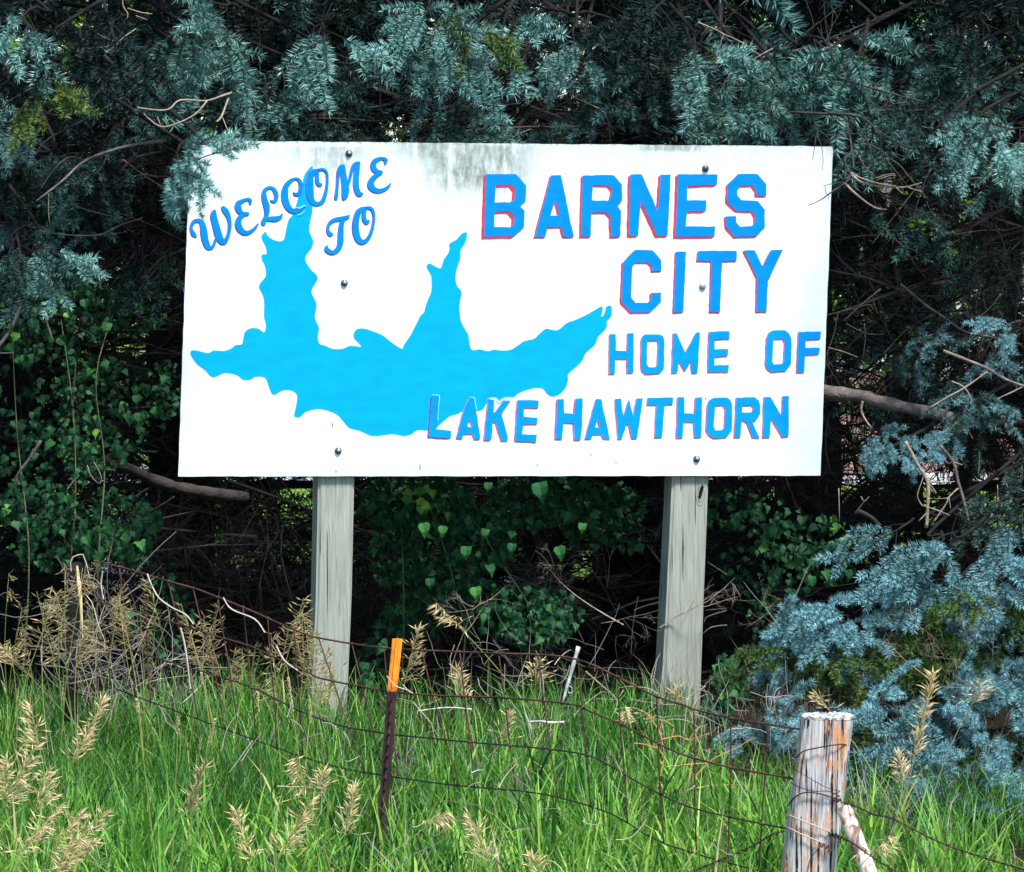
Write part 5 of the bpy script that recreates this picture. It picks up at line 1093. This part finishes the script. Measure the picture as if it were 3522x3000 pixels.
for (z, tx, ty_, bx_, by_, D, kind, HL, sd_, tint, nod, lab) in [
  (Z2, 185, 215, 250, 700, 13.3, 'brome', 0.14, -1, 0.85, 0.3, 'pale drooping brome head on the tallest stem near the picture corner'),
  (Z2, 620, 190, 300, 1000, 13.2, 'dense', 0.20, 1, 0.85, 0.2, 'tall cream brome head leaning away from its stem, above the dense grass'),
  (Z2, 215, 470, 20, 900, 12.9, 'brome', 0.20, 1, 0.8, 0.5, 'broad feathery brome head low beside the picture edge'),
  (Z2, 280, 620, 180, 1100, 12.8, 'brome', 0.12, 1, 0.8, 0.5, 'small feathery brome head under the tallest stem'),
  (Z2, 350, 840, 90, 1200, 12.7, 'brome', 0.20, 1, 0.75, 0.6, 'flat spreading brome head just above the lowest tuft'),
  (Z2, 640, 870, 330, 1229, 12.7, 'brome', 0.20, 1, 0.85, 0.4, 'arching brome head with long loose spikelets'),
  (Z2, 560, 1050, 300, 1300, 12.6, 'dense', 0.20, 1, 0.9, 0.4, 'thick golden brome head at the bottom edge'),
  (Z2, 480, 860, 300, 1200, 12.75, 'brome', 0.15, 1, 0.6, 0.4, 'greyish brome head between two golden ones'),
  (Z2, 1740, 60, 1795, 480, 15.0, 'timothy', 0.12, 0, 0.6, 0, 'tall pale timothy spike in front of the sign post, the highest of its row'),
  (Z2, 1865, 190, 1890, 560, 14.8, 'timothy', 0.085, 0, 0.6, 0, 'pale timothy spike just beside the foot of the sign post'),
  (Z2, 1555, 145, 1565, 420, 14.8, 'timothy', 0.07, 0, 0.6, 0, 'short pale timothy spike away from the sign post'),
  (Z2, 1972, 95, 1965, 330, 15.2, 'timothy', 0.06, 0, 0.5, 0, 'small timothy spike seen against the sign post'),
  (Z2, 1220, 30, 1190, 170, 15.2, 'timothy', 0.03, 0, 0.7, 0, 'tiny cream spike in the shade by the dead stems'),
  (Z2, 825, 190, 905, 900, 13.4, 'timothy', 0.05, 0, 0.3, 0, 'thin brown stem with a tiny head standing alone in the grass'),
  (Z2, 1078, 300, 1050, 950, 13.6, 'timothy', 0.05, 0, 0.2, 0, 'thin yellow stem with a small brown head standing alone'),
  (Z2, 1300, 310, 1230, 620, 14.0, 'timothy', 0.09, 0, 0.1, 0, 'tan spike tilted over the dark grass'),
  (Z2, 1215, 410, 1190, 620, 13.9, 'timothy', 0.05, 0, 0.1, 0, 'shorter tan spike beside a tilted one'),
  (Z2, 1235, 580, 1100, 1000, 13.1, 'dense', 0.16, 0, 0.55, 0.1, 'closed tan brome head bending over a bright grass clump'),
  (Z2, 1425, 860, 1510, 1200, 12.7, 'dense', 0.15, -1, 0.8, 0.2, 'closed golden brome head by the broad grass blade'),
  (Z2, 1870, 800, 1700, 1180, 12.8, 'brome', 0.20, 1, 0.8, 0.4, 'golden brome head leaning over toward the rusty steel post'),
  (Z2, 1790, 530, 1900, 1000, 12.9, 'brome', 0.13, -1, 0.7, 1.0, 'nodding brome head curled over like a hook'),
  (Z2, 1960, 620, 1900, 900, 12.9, 'dense', 0.06, 0, 0.7, 0.1, 'narrow little head beside the hooked one'),
  (Z2, 40, 540, 10, 900, 12.6, 'dense', 0.12, -1, 0.85, 0.3, 'cream head cut by the picture edge'),
  (Z3, 378, 705, 300, 1150, 13.0, 'dense', 0.15, 0, 0.85, 0.1, 'upright cream head close beside the rusty steel post'),
  (Z3, 935, 840, 500, 1209, 12.9, 'brome', 0.075, 1, 0.6, 1.0, 'nodding tan head at the end of a long slanting yellow stem'),
  (Z3, 1065, 870, 1170, 1209, 12.9, 'brome', 0.16, -1, 0.85, 0.3, 'cream head low between the steel post and the grass clump'),
  (Z3, 1430, 1115, 1480, 1250, 12.8, 'dense', 0.07, 0, 0.95, 0.2, 'stubby white head at the very bottom edge'),
  (Z3, 1290, 260, 1250, 600, 15.3, 'brome', 0.11, 1, 0.6, 0.3, 'sparse tan head in front of the dark gap under the sign'),
  (Z3, 1000, 20, 1060, 330, 15.6, 'dense', 0.11, 0, 0.6, 0.1, 'narrow tan head next to the orange tipped post'),
  (Z4, 1675, 145, 1570, 620, 15.0, 'dense', 0.30, 0, 0.6, 0.0, 'tallest golden head standing before the young blue spruce'),
  (Z4, 1895, 185, 1800, 420, 15.2, 'brome', 0.10, 1, 0.5, 0.5, 'nodding head before the young spruce, away from the tallest one'),
  (Z4, 1520, 500, 1560, 900, 14.2, 'dense', 0.10, 0, 0.8, 0.1, 'slim cream head halfway up the stem before the young spruce'),
  (Z4, 1160, 240, 1260, 400, 15.0, 'brome', 0.08, -1, 0.5, 0.6, 'small head arching above the white topped post'),
  (Z4, 1480, 860, 1400, 960, 13.0, 'brome', 0.08, 1, 0.5, 0.8, 'low tan head beside the leaning brace pole'),
  (Z4, 320, 290, 330, 420, 15.2, 'dense', 0.07, 0, 0.9, 0.8, 'bunched cream head hanging near the foot of the knotted post'),
  (ZU, 690, 655, 850, 850, 16.2, 'brome', 0.12, -1, 0.95, 1.0, 'large cream head nodding below the middle of the sign'),
  (ZU, 605, 780, 560, 1080, 15.8, 'brome', 0.20, 1, 0.6, 0.4, 'tan head just beside the orange tip of the steel post'),
  (ZU, 790, 970, 830, 1150, 15.8, 'dense', 0.09, 0, 0.65, 0.1, 'short tan head inside a square of the wire fence'),
  (ZU, 1170, 910, 1160, 1090, 15.9, 'brome', 0.11, 0, 0.6, 0.3, 'ragged tan head close to the white rod'),
  (ZU, 1840, 1060, 1820, 1160, 15.6, 'dense', 0.07, 0, 0.7, 0.1, 'faint cream head against the foot of the knotted post'),
  (Z1, 20, 755, 140, 900, 15.2, 'brome', 0.1, -1, 0.7, 0.2, 'arched tan head at the picture edge in the shade')]:
    tp, bp_ = zp(z, tx, ty_), zp(z, bx_, by_)
    stalk(tp, bp_, D, kind, HL, lab, None, sd_, tint, nod)
random.seed(5)
def lab_zone(x):
    if x < 180: return 'dry brome head in the dark strip between the picture edge and the old dark post', 'brome heads in shade before the old dark post'
    if x < 480: return 'dry brome head rising among the tangled dead stems round the old dark post', 'brome heads in the dead stems at the old dark post'
    if x < 820: return 'dry brome head in the dark strip halfway along the sagging wire fence', 'brome heads halfway along the sagging fence'
    return 'dry brome head crowding in front of the lake-end sign post behind the wire fence', 'brome heads in front of the lake-end sign post'
for i in range(46):
    x = random.choice((random.uniform(0, 420), random.uniform(380, 1130), random.uniform(600, 1130))); top = 1880 + 0.16*x + random.uniform(0, 260) + (60 if x < 60 else 0); L_ = random.uniform(0.12, 0.2)
    stalk((x, top), (x+random.uniform(-110, 110), top+random.uniform(230, 420)), random.uniform(15.6, 16.6), 'brome', L_*random.uniform(0.8, 1.4), *lab_zone(x), random.choice((-1, 1)), random.uniform(0.15, 0.6), random.uniform(0.2, 0.9), n_sp=random.randint(18, 42))
# light reed standing in the dead stems
rd_ = empty('reed_stalk', 'bright cream dead reed beside the old dark fence post', 'reed', P(285, 2200, 15.9))
mb = MB(); q = [P(x, y, 15.9) for x, y in [zp(Z1, 465, 258), zp(Z1, 475, 360), zp(Z1, 487, 460), zp(Z1, 500, 700)]]; mb.tube(q, [0.0035, 0.008, 0.006, 0.002], 6, a=1.0); link('stem', mb.mesh('stem', [M['straw']]), rd_)

# ------------------------------------------------------------------ fence
FX = [0, 370, 1365, 2750, 3600]; FD = [16.4, 16.0, 14.9, 13.62, 12.9]
def fd(x): return float(np.interp(x, FX, FD))
fence = empty('wire_fence', 'rusty woven wire fence sagging along the top of the grass bank', 'fence', (P(1365, 2500, 14.9).x, 14.9, zg(0, 14.9)))
W1 = [zp(Z1, *p) for p in [(570,228),(720,262),(850,300),(1000,345),(1180,395),(1300,440),(1500,520),(1700,610),(1860,675)]] + [zp(ZU, *p) for p in [(130,820),(300,850),(480,872),(750,885),(1000,895),(1250,905),(1400,935),(1550,1005),(1740,1100),(1900,1150)]] + [zp(Z4, *p) for p in [(600,300),(780,345),(1000,380),(1100,396)]]
W2 = [zp(Z1, *p) for p in [(560,465),(620,480),(750,510),(900,560),(1050,600),(1180,640),(1300,680),(1520,745),(1700,830),(1860,900)]] + [zp(ZU, *p) for p in [(150,1015),(450,1072),(700,1095),(1000,1105),(1250,1125),(1400,1150)]] + [zp(Z4, *p) for p in [(130,300),(300,370),(480,465),(620,520),(800,565),(940,590),(1060,612)]]
W3 = [zp(Z1, *p) for p in [(560,690),(900,800),(1100,860),(1400,950),(1560,1010)]] + [zp(Z3, *p) for p in [(20,235),(150,290),(300,340),(560,385),(850,415),(1100,440),(1400,465),(1700,500),(1850,550),(2072,680)]] + [zp(Z4, *p) for p in [(600,735),(900,805),(1030,830)]]
W4 = [(p[0], p[1]) for p in [zp(Z1, 700, 1000), zp(Z3, 0, 500)]] + [zp(Z3, *p) for p in [(350,600),(530,630),(830,675),(1100,705),(1500,745),(1900,860)]] + [zp(Z4, 500, 900), zp(Z4, 1000, 1040)]
wires = [W1, W2, W3, W4]
for i, wp in enumerate(wires):
    q = smooth_pts(wp, 3); mb = MB()
    # two twisted strands read as one thick wire
    pts = [P(x, y, fd(x)) for x, y in q]; mb.tube(pts, 0.0034 if i < 2 else 0.0028, 5)
    mb.V[-1] = mb.V[-1]; link('line_wire', mb.mesh('line_wire', [M['rust'] if i < 2 else M['darkwire']], smooth=True), fence)
def ywire(wp, x):
    a_ = np.array(wp); return float(np.interp(x, a_[:, 0], a_[:, 1]))
stays = [(328,345),(410,428),(492,500),(580,612),(665,700),(750,772),(835,850),(920,930),(1010,1020),(1094,1145),(1210,1245),(1318,1335),(1450,1490),(1580,1597),(1716,1735),(1851,1872),(1988,2002),(2124,2135),(2258,2265),(2385,2388),(2515,2512),(2640,2630)]
for xt, xm in stays:
    pts = []
    for k, wp in enumerate(wires):
        x = xt + (xm-xt)*k*(1.0 if k < 2 else 1.05); y = ywire(wp, x)
        if k == 3: y = max(y, pts[-1][1]+80)
        pts.append((x, y))
    q = smooth_pts([(p[0]+random.uniform(-2, 2), p[1]) for p in pts], 4); mb = MB()
    mb.tube([P(x, y, fd(x)-0.004) for x, y in q], 0.0025, 4, wob=0.1); link('stay_wire', mb.mesh('stay_wire', [M['rust']], smooth=True), fence)
    for k in range(3):     # hinge knots where wires cross
        x, y = pts[k]; mb = MB(); c = P(x, y, fd(x)-0.005); mb.tube([c+Vector((-0.007, 0, 0)), c, c+Vector((0.007, 0, 0))], [0.003, 0.0052, 0.003], 5); link('wire_knot', mb.mesh('wire_knot', [M['rust']], smooth=True), fence)
# dried tendrils on the wire
for pts in ([(890,305),(915,370),(960,450),(1040,510),(1120,550),(1170,610)], [(1350,450),(1400,520),(1540,580),(1600,660)], [(620,290),(610,370),(625,460)], [(1670,740),(1720,830),(1800,890)], [(1090,630),(1120,760),(1150,1000)]):
    q = smooth_pts([zp(Z1, *p) for p in pts], 4); mb = MB(); mb.tube([P(x, y, fd(x)-0.01) for x, y in q], 0.0028, 4, wob=.2); link('tendril', mb.mesh('tendril', [M['palewire']]), fence)

# steel post with orange tip
D = 14.86
tp = empty('steel_fence_post', 'rusty steel fence post with a bright orange painted tip', 'fence post', (P(1300, 2985, D).x, D, zg(0, D)))
def tsec(p, wd=0.034):
    x, y, z = p; h = wd/2; return [(x-h, y, z), (x-h, y-0.004, z), (x-0.003, y-0.004, z), (x-0.003, y-0.012, z), (x+0.003, y-0.012, z), (x+0.003, y-0.004, z), (x+h, y-0.004, z), (x+h, y, z), (x+0.003, y, z), (x+0.003, y+0.03, z), (x-0.003, y+0.03, z), (x-0.003, y, z)]
def tpost_mesh(rows, mt, name):
    V = []; 
    for r in rows: V += tsec(r)
    n_ = 12; m_ = len(rows); i, k = np.meshgrid(np.arange(m_-1), np.arange(n_)); i = i.ravel(); k = k.ravel()
    Q = np.stack([i*n_+k, i*n_+(k+1) % n_, (i+1)*n_+(k+1) % n_, (i+1)*n_+k], -1); mb = MB(); 
    T = []
    mb.add(V, [(0, 1, 2), (0, 2, 11), (2, 3, 4), (2, 4, 5), (5, 6, 7), (5, 7, 8), (11, 2, 5), (11, 5, 8), (8, 9, 10), (8, 10, 11)], Q)
    link(name, mb.mesh(name, [mt]), tp)
def tpx(y): return float(np.interp(y, [2197, 2378, 2700, 2985], [1367, 1349, 1325, 1301]))
tpost_mesh([tuple(P(tpx(y), y, D)) for y in np.linspace(2197, 2378, 8)], M['orange'], 'painted_tip')
tpost_mesh([tuple(P(tpx(y), y, D)) for y in np.linspace(2379, 3300, 16)], M['tpost'], 'shaft')
for y in np.linspace(2400, 2980, 16):   # studs
    c = P(tpx(y), y, D); mb = MB(); bx(mb, c.x-0.004, c.x+0.004, c.y-0.018, c.y-0.0125, c.z-0.006, c.z+0.006); link('stud', mb.mesh('stud', [M['tpost']]), tp)
mb = MB(); mb.tube([P(x, y, D-0.02) for x, y in [(1330, 2325), (1345, 2345), (1362, 2362), (1395, 2372), (1420, 2385), (1400, 2372), (1385, 2355)]], 0.0018, 4); link('tie_wire', mb.mesh('tie_wire', [M['palewire']]), tp)

# old dark post at the far end of the fence
D = 16.15; b0 = P(245, 2420, D); op = empty('old_fence_post', 'old dark wooden post wrapped in dead grass at the far end of the wire fence', 'fence post', (b0.x, D, zg(b0.x, D)))
mb = MB(); ys_ = np.linspace(1935, 2480, 16); mb.tube([P(258-(y-1935)*0.03, y, D) for y in ys_], 0.024, 9, wob=.1); link('shaft', mb.mesh('shaft', [M['bark']], smooth=True), op)
mb = MB(); mb.tube([P(*zp(Z1, x, y), D-0.03) for x, y in [(430,290),(425,240),(440,205),(470,192),(500,188),(520,240),(540,330)]], 0.0022, 4); link('wire_hook', mb.mesh('wire_hook', [M['palewire']]), op)

# white rod, fallen pale sticks
D = 15.75
a1, a2 = zp(ZU, 1367, 862), zp(ZU, 1290, 1135); wr = empty('white_rod', 'thin white rod leaning in the dark gap below the sign', 'rod', P(*a2, D))
mb = MB(); mb.tube([P(a1[0]+(a2[0]-a1[0])*t, a1[1]+(a2[1]-a1[1])*t, D) for t in np.linspace(0, 1, 9)], np.linspace(0.0085, 0.004, 9), 7, wob=.15); link('shaft', mb.mesh('shaft', [M['white']], smooth=True), wr)
mb = MB(); mb.tube([P(*zp(ZU, x, y), D) for x, y in [(1322, 1050), (1338, 1060), (1335, 1085), (1318, 1080)]], 0.002, 4); link('curl', mb.mesh('curl', [M['white']]), wr)
for (pts, w_, lab) in [([(1130, 1222), (1180, 1218), (1240, 1224), (1300, 1222)], 0.005, 'short white stick lying on the dead grass under the white rod'), ([(600, 1170), (680, 1158), (760, 1152), (860, 1160)], 0.0028, 'thin pale stick lying across the grass past the orange tipped post')]:
    q = smooth_pts([zp(ZU, *p) for p in pts], 4); mb = MB(); mb.tube([P(x, y, 15.6) for x, y in q], w_, 6, wob=.15); link('fallen_stick', mb.mesh('fallen_stick', [M['white']], smooth=True), label=lab, cat='stick')
# orange-brown dead weed by the knotted post
wd_ = empty('dead_weed', 'orange brown dead weed with forked twigs at the foot of the knotted post', 'weed', P(2260, 2640, 15.3))
for pts, w0 in [([(460,650),(490,520),(480,440),(470,400),(490,350)], 5), ([(480,440),(520,430),(560,425),(600,440),(690,410)], 5), ([(600,440),(640,390),(680,375)], 4), ([(480,420),(420,330),(380,312)], 4), ([(420,340),(450,345),(400,350)], 3), ([(470,480),(400,460),(360,455)], 4), ([(500,560),(640,545),(720,545)], 4), ([(630,600),(700,530),(800,480),(880,435)], 5), ([(520,440),(530,380),(470,350)], 4), ([(600,660),(720,640),(870,640)], 4), ([(810,600),(800,650),(850,650)], 4)]:
    q = smooth_pts([zp(Z4, *p) for p in pts], 3); mb = MB(); mb.tube([P(x, y, 15.3) for x, y in q], np.linspace(w0, 2, len(q))*15.3/F/1.6, 5, wob=.2); link('twig', mb.mesh('twig', [M['tan']]), wd_)

# lichened corner post
D = 13.6
cpb = P(2780, 3080, D); cp = empty('wooden_fence_post', 'thick weathered grey fence post with orange lichen and a bleached white top', 'fence post', (cpb.x, D, zg(cpb.x, D)))
def post_px(y): return float(np.interp(y, [2462, 3000], [2846, 2779])), float(np.interp(y, [2462, 3000], [182, 192]))
NS = 96; rows = np.concatenate([np.linspace(2462, 3010, 80), np.linspace(3030, 3500, 6)]); V = []
gro = [(random.uniform(0, 6.28), random.uniform(0.035, 0.07), random.uniform(0.003, 0.008), random.uniform(0, 9)) for _ in range(34)]
for ri, y in enumerate(rows):
    if y > 3010: cxp, wpx = 2779-(y-3000)*0.125, 192
    else: cxp, wpx = post_px(y)
    c = P(cxp, y, D); R_ = wpx*D/F/2
    for k in range(NS):
        a_ = 2*math.pi*k/NS; ca, sa = math.cos(a_), math.sin(a_)
        sq = 1/max(abs(ca)**4+abs(sa)**4, 1e-6)**0.25; r = R_*(0.35+0.65*sq*0.98) if True else R_
        r = min(r, R_*1.12); g_ = 0
        for (ga, gw, gd, gp) in gro:
            gaa = ga + 0.05*math.sin(c.z*7+gp); da = abs((a_-gaa+math.pi) % (2*math.pi)-math.pi)
            if da < gw: g_ += gd*(1-da/gw)*(0.55+0.45*math.sin(c.z*5+gp))
        r -= max(g_, 0); r += 0.0022*mnoise.noise(Vector((ca*8, sa*8, c.z*5)))
        jag = 0.005*mnoise.noise(Vector((ca*9, sa*9, 3))) if ri == 0 else 0
        V.append((c.x+r*ca, c.y+r*sa*0.95, c.z+jag))
m_ = len(rows); i, k = np.meshgrid(np.arange(m_-1), np.arange(NS)); i = i.ravel(); k = k.ravel(); Q = np.stack([i*NS+k, (i+1)*NS+k, (i+1)*NS+(k+1) % NS, i*NS+(k+1) % NS], -1)
link('shaft', mesh_np('shaft', V, None, Q, [M['lichen']]), cp)
mb = MB(); top = np.array(V[:NS]); c = top.mean(0); rings = [top+np.array([0, 0, -0.006]), top*1.0+np.array([0, 0, 0.001]), c+(top-c)*0.93+np.array([0, 0, 0.004]), c+(top-c)*0.6+np.array([0, 0, 0.004]), c+(top-c)*0.25+np.array([0, 0, 0.003])]
rings[0] = c+(rings[0]-c)*1.012; rings[1] = c+(rings[1]-c)*1.012
for r_ in rings[2:]: r_[:, 2] += rng.uniform(-0.003, 0.003, NS)
VV = np.concatenate(rings+[c[None, :]+np.array([[0, 0, 0.003]])]); QQ = []; 
for i in range(4):
    for k in range(NS): QQ.append((i*NS+k, i*NS+(k+1) % NS, (i+1)*NS+(k+1) % NS, (i+1)*NS+k))
mb.add(VV, [(4*NS+k, 4*NS+(k+1) % NS, 5*NS) for k in range(NS)], QQ); link('end_grain', mb.mesh('end_grain', [M['endgrain']]), cp)
Z5 = (2600, 2380, .3513)
def surf(px, py, lift=0.004):
    """point on the front of the corner post at this pixel"""
    cxp, wpx = post_px(min(max(py, 2462), 3000)); u = (px-cxp)/(wpx/2); u = max(-1.0, min(1.0, u)); dy = math.sqrt(max(0, 1-abs(u)**3.2))*0.087+lift
    return P(px, py, D-dy)
def wrap(pts, w_, mk, name='wire_wrap', parent=cp):
    q = smooth_pts([zp(Z5, *p) for p in pts], 5); mb = MB(); mb.tube([surf(x, y) for x, y in q], w_*D/F/2*0.3513, 5, wob=.08); link(name, mb.mesh(name, [M[mk]], smooth=True), parent)
wrap([(378,650),(400,632),(470,580),(600,548),(780,518),(860,515),(935,530)], 13, 'darkwire')
wrap([(375,755),(550,860),(700,940),(870,982)], 7, 'darkwire')
wrap([(345,890),(430,935),(560,972),(700,972),(800,1010),(870,1050)], 9, 'darkwire')
wrap([(305,1125),(370,1040),(470,988),(600,992),(780,1045),(860,1078)], 13, 'darkwire')
wrap([(305,1200),(430,1250),(600,1320),(740,1380),(800,1405)], 13, 'palewire')
wrap([(275,1308),(350,1345),(450,1395),(650,1478)], 13, 'palewire')
wrap([(700,1520),(750,1560),(800,1580)], 11, 'palewire')
wrap([(650,1485),(590,1560),(530,1640),(505,1765)], 8, 'rust')
for (x, y) in [(780,1040),(860,1082),(745,1385),(800,1410),(660,1495)]:
    c = surf(*zp(Z5, x, y), 0.010); mb = MB(); pts = [c+Vector((-0.012+0.002*a_, 0.005*math.sin(a_), 0.006*math.cos(a_)-0.0006*a_)) for a_ in np.linspace(0, 16, 40)]; mb.tube(pts, 0.0026, 4); link('wire_knot', mb.mesh('wire_knot', [M['rust']], smooth=True), cp)
# brace pole leaning on the corner post
D2 = 13.48; bt, bb = P(*zp(Z5, 862, 1140), D2), P(*zp(Z5, 1130, 1830), D2-0.1); dr = (bb-bt).normalized(); t_end = (zg(bb.x, D2)-bt.z)/dr.z; be = bt+dr*(t_end+0.05)
bp2 = empty('brace_pole', 'pale round brace pole with peeling brown bark leaning against the lichened post', 'pole', be)
mb = MB(); mb.tube([bt.lerp(be, t) for t in np.linspace(0, 1, 24)], np.linspace(0.0235, 0.031, 24), 16, wob=.03); link('shaft', mb.mesh('shaft', [M['pole']], smooth=True), bp2)
# barbed wires leaving the post to the right
def barbed(pts, label, Ds, rad=0.0022):
    q = smooth_pts(pts, 5); n_ = len(q); DD = np.linspace(Ds[0], Ds[1], n_); P3 = [P(x, y, d) for (x, y), d in zip(q, DD)]
    t = empty('barbed_wire', label, 'barbed wire', P3[0]); 
    for s_ in (0, 1):
        mb = MB(); fine = smooth_pts([tuple(p) for p in P3], 4); pts3 = [(p[0], p[1]+0.0022*math.sin(i*0.9+s_*math.pi), p[2]+0.0022*math.cos(i*0.9+s_*math.pi)) for i, p in enumerate(fine)]; mb.tube(pts3, rad*0.75, 4); link('strand', mb.mesh('strand', [M['rust'] if s_ else M['darkwire']]), t)
    for i in range(3, n_-1, 6):
        c = Vector(P3[i]); mb = MB()
        for a_ in (0.6, 2.2, 3.9, 5.2): mb.tube([c, c+Vector((0.006*math.sin(a_*3), 0.008*math.cos(a_), 0.013*math.sin(a_)))], [0.002, 0.0006], 3)
        link('barb', mb.mesh('barb', [M['darkwire']]), t)
barbed([zp(Z5, 860, 1080), zp(Z5, 1000, 1130), zp(Z5, 1150, 1200)] + [zp(Z4, *p) for p in [(1500,790),(1700,890),(1900,960),(2090,1015)]], 'rusty barbed wire running from the top wire knot of the lichened post across the grass', (13.5, 12.9))
barbed([zp(Z5, 800, 1405), zp(Z5, 960, 1490), zp(Z5, 1100, 1590), zp(Z5, 1300, 1720), zp(Z5, 1500, 1850)], 'rusty barbed wire passing over the brace pole from the lower wire knot', (13.44, 13.0))
barbed([zp(Z5, 285, 1360), zp(Z5, 150, 1400), zp(Z5, 20, 1480)] + [zp(Z4, *p) for p in [(850,920),(700,985),(560,1040)]], 'dark barbed wire drooping from the lichened post into the grass under the wire fence', (13.55, 13.7))
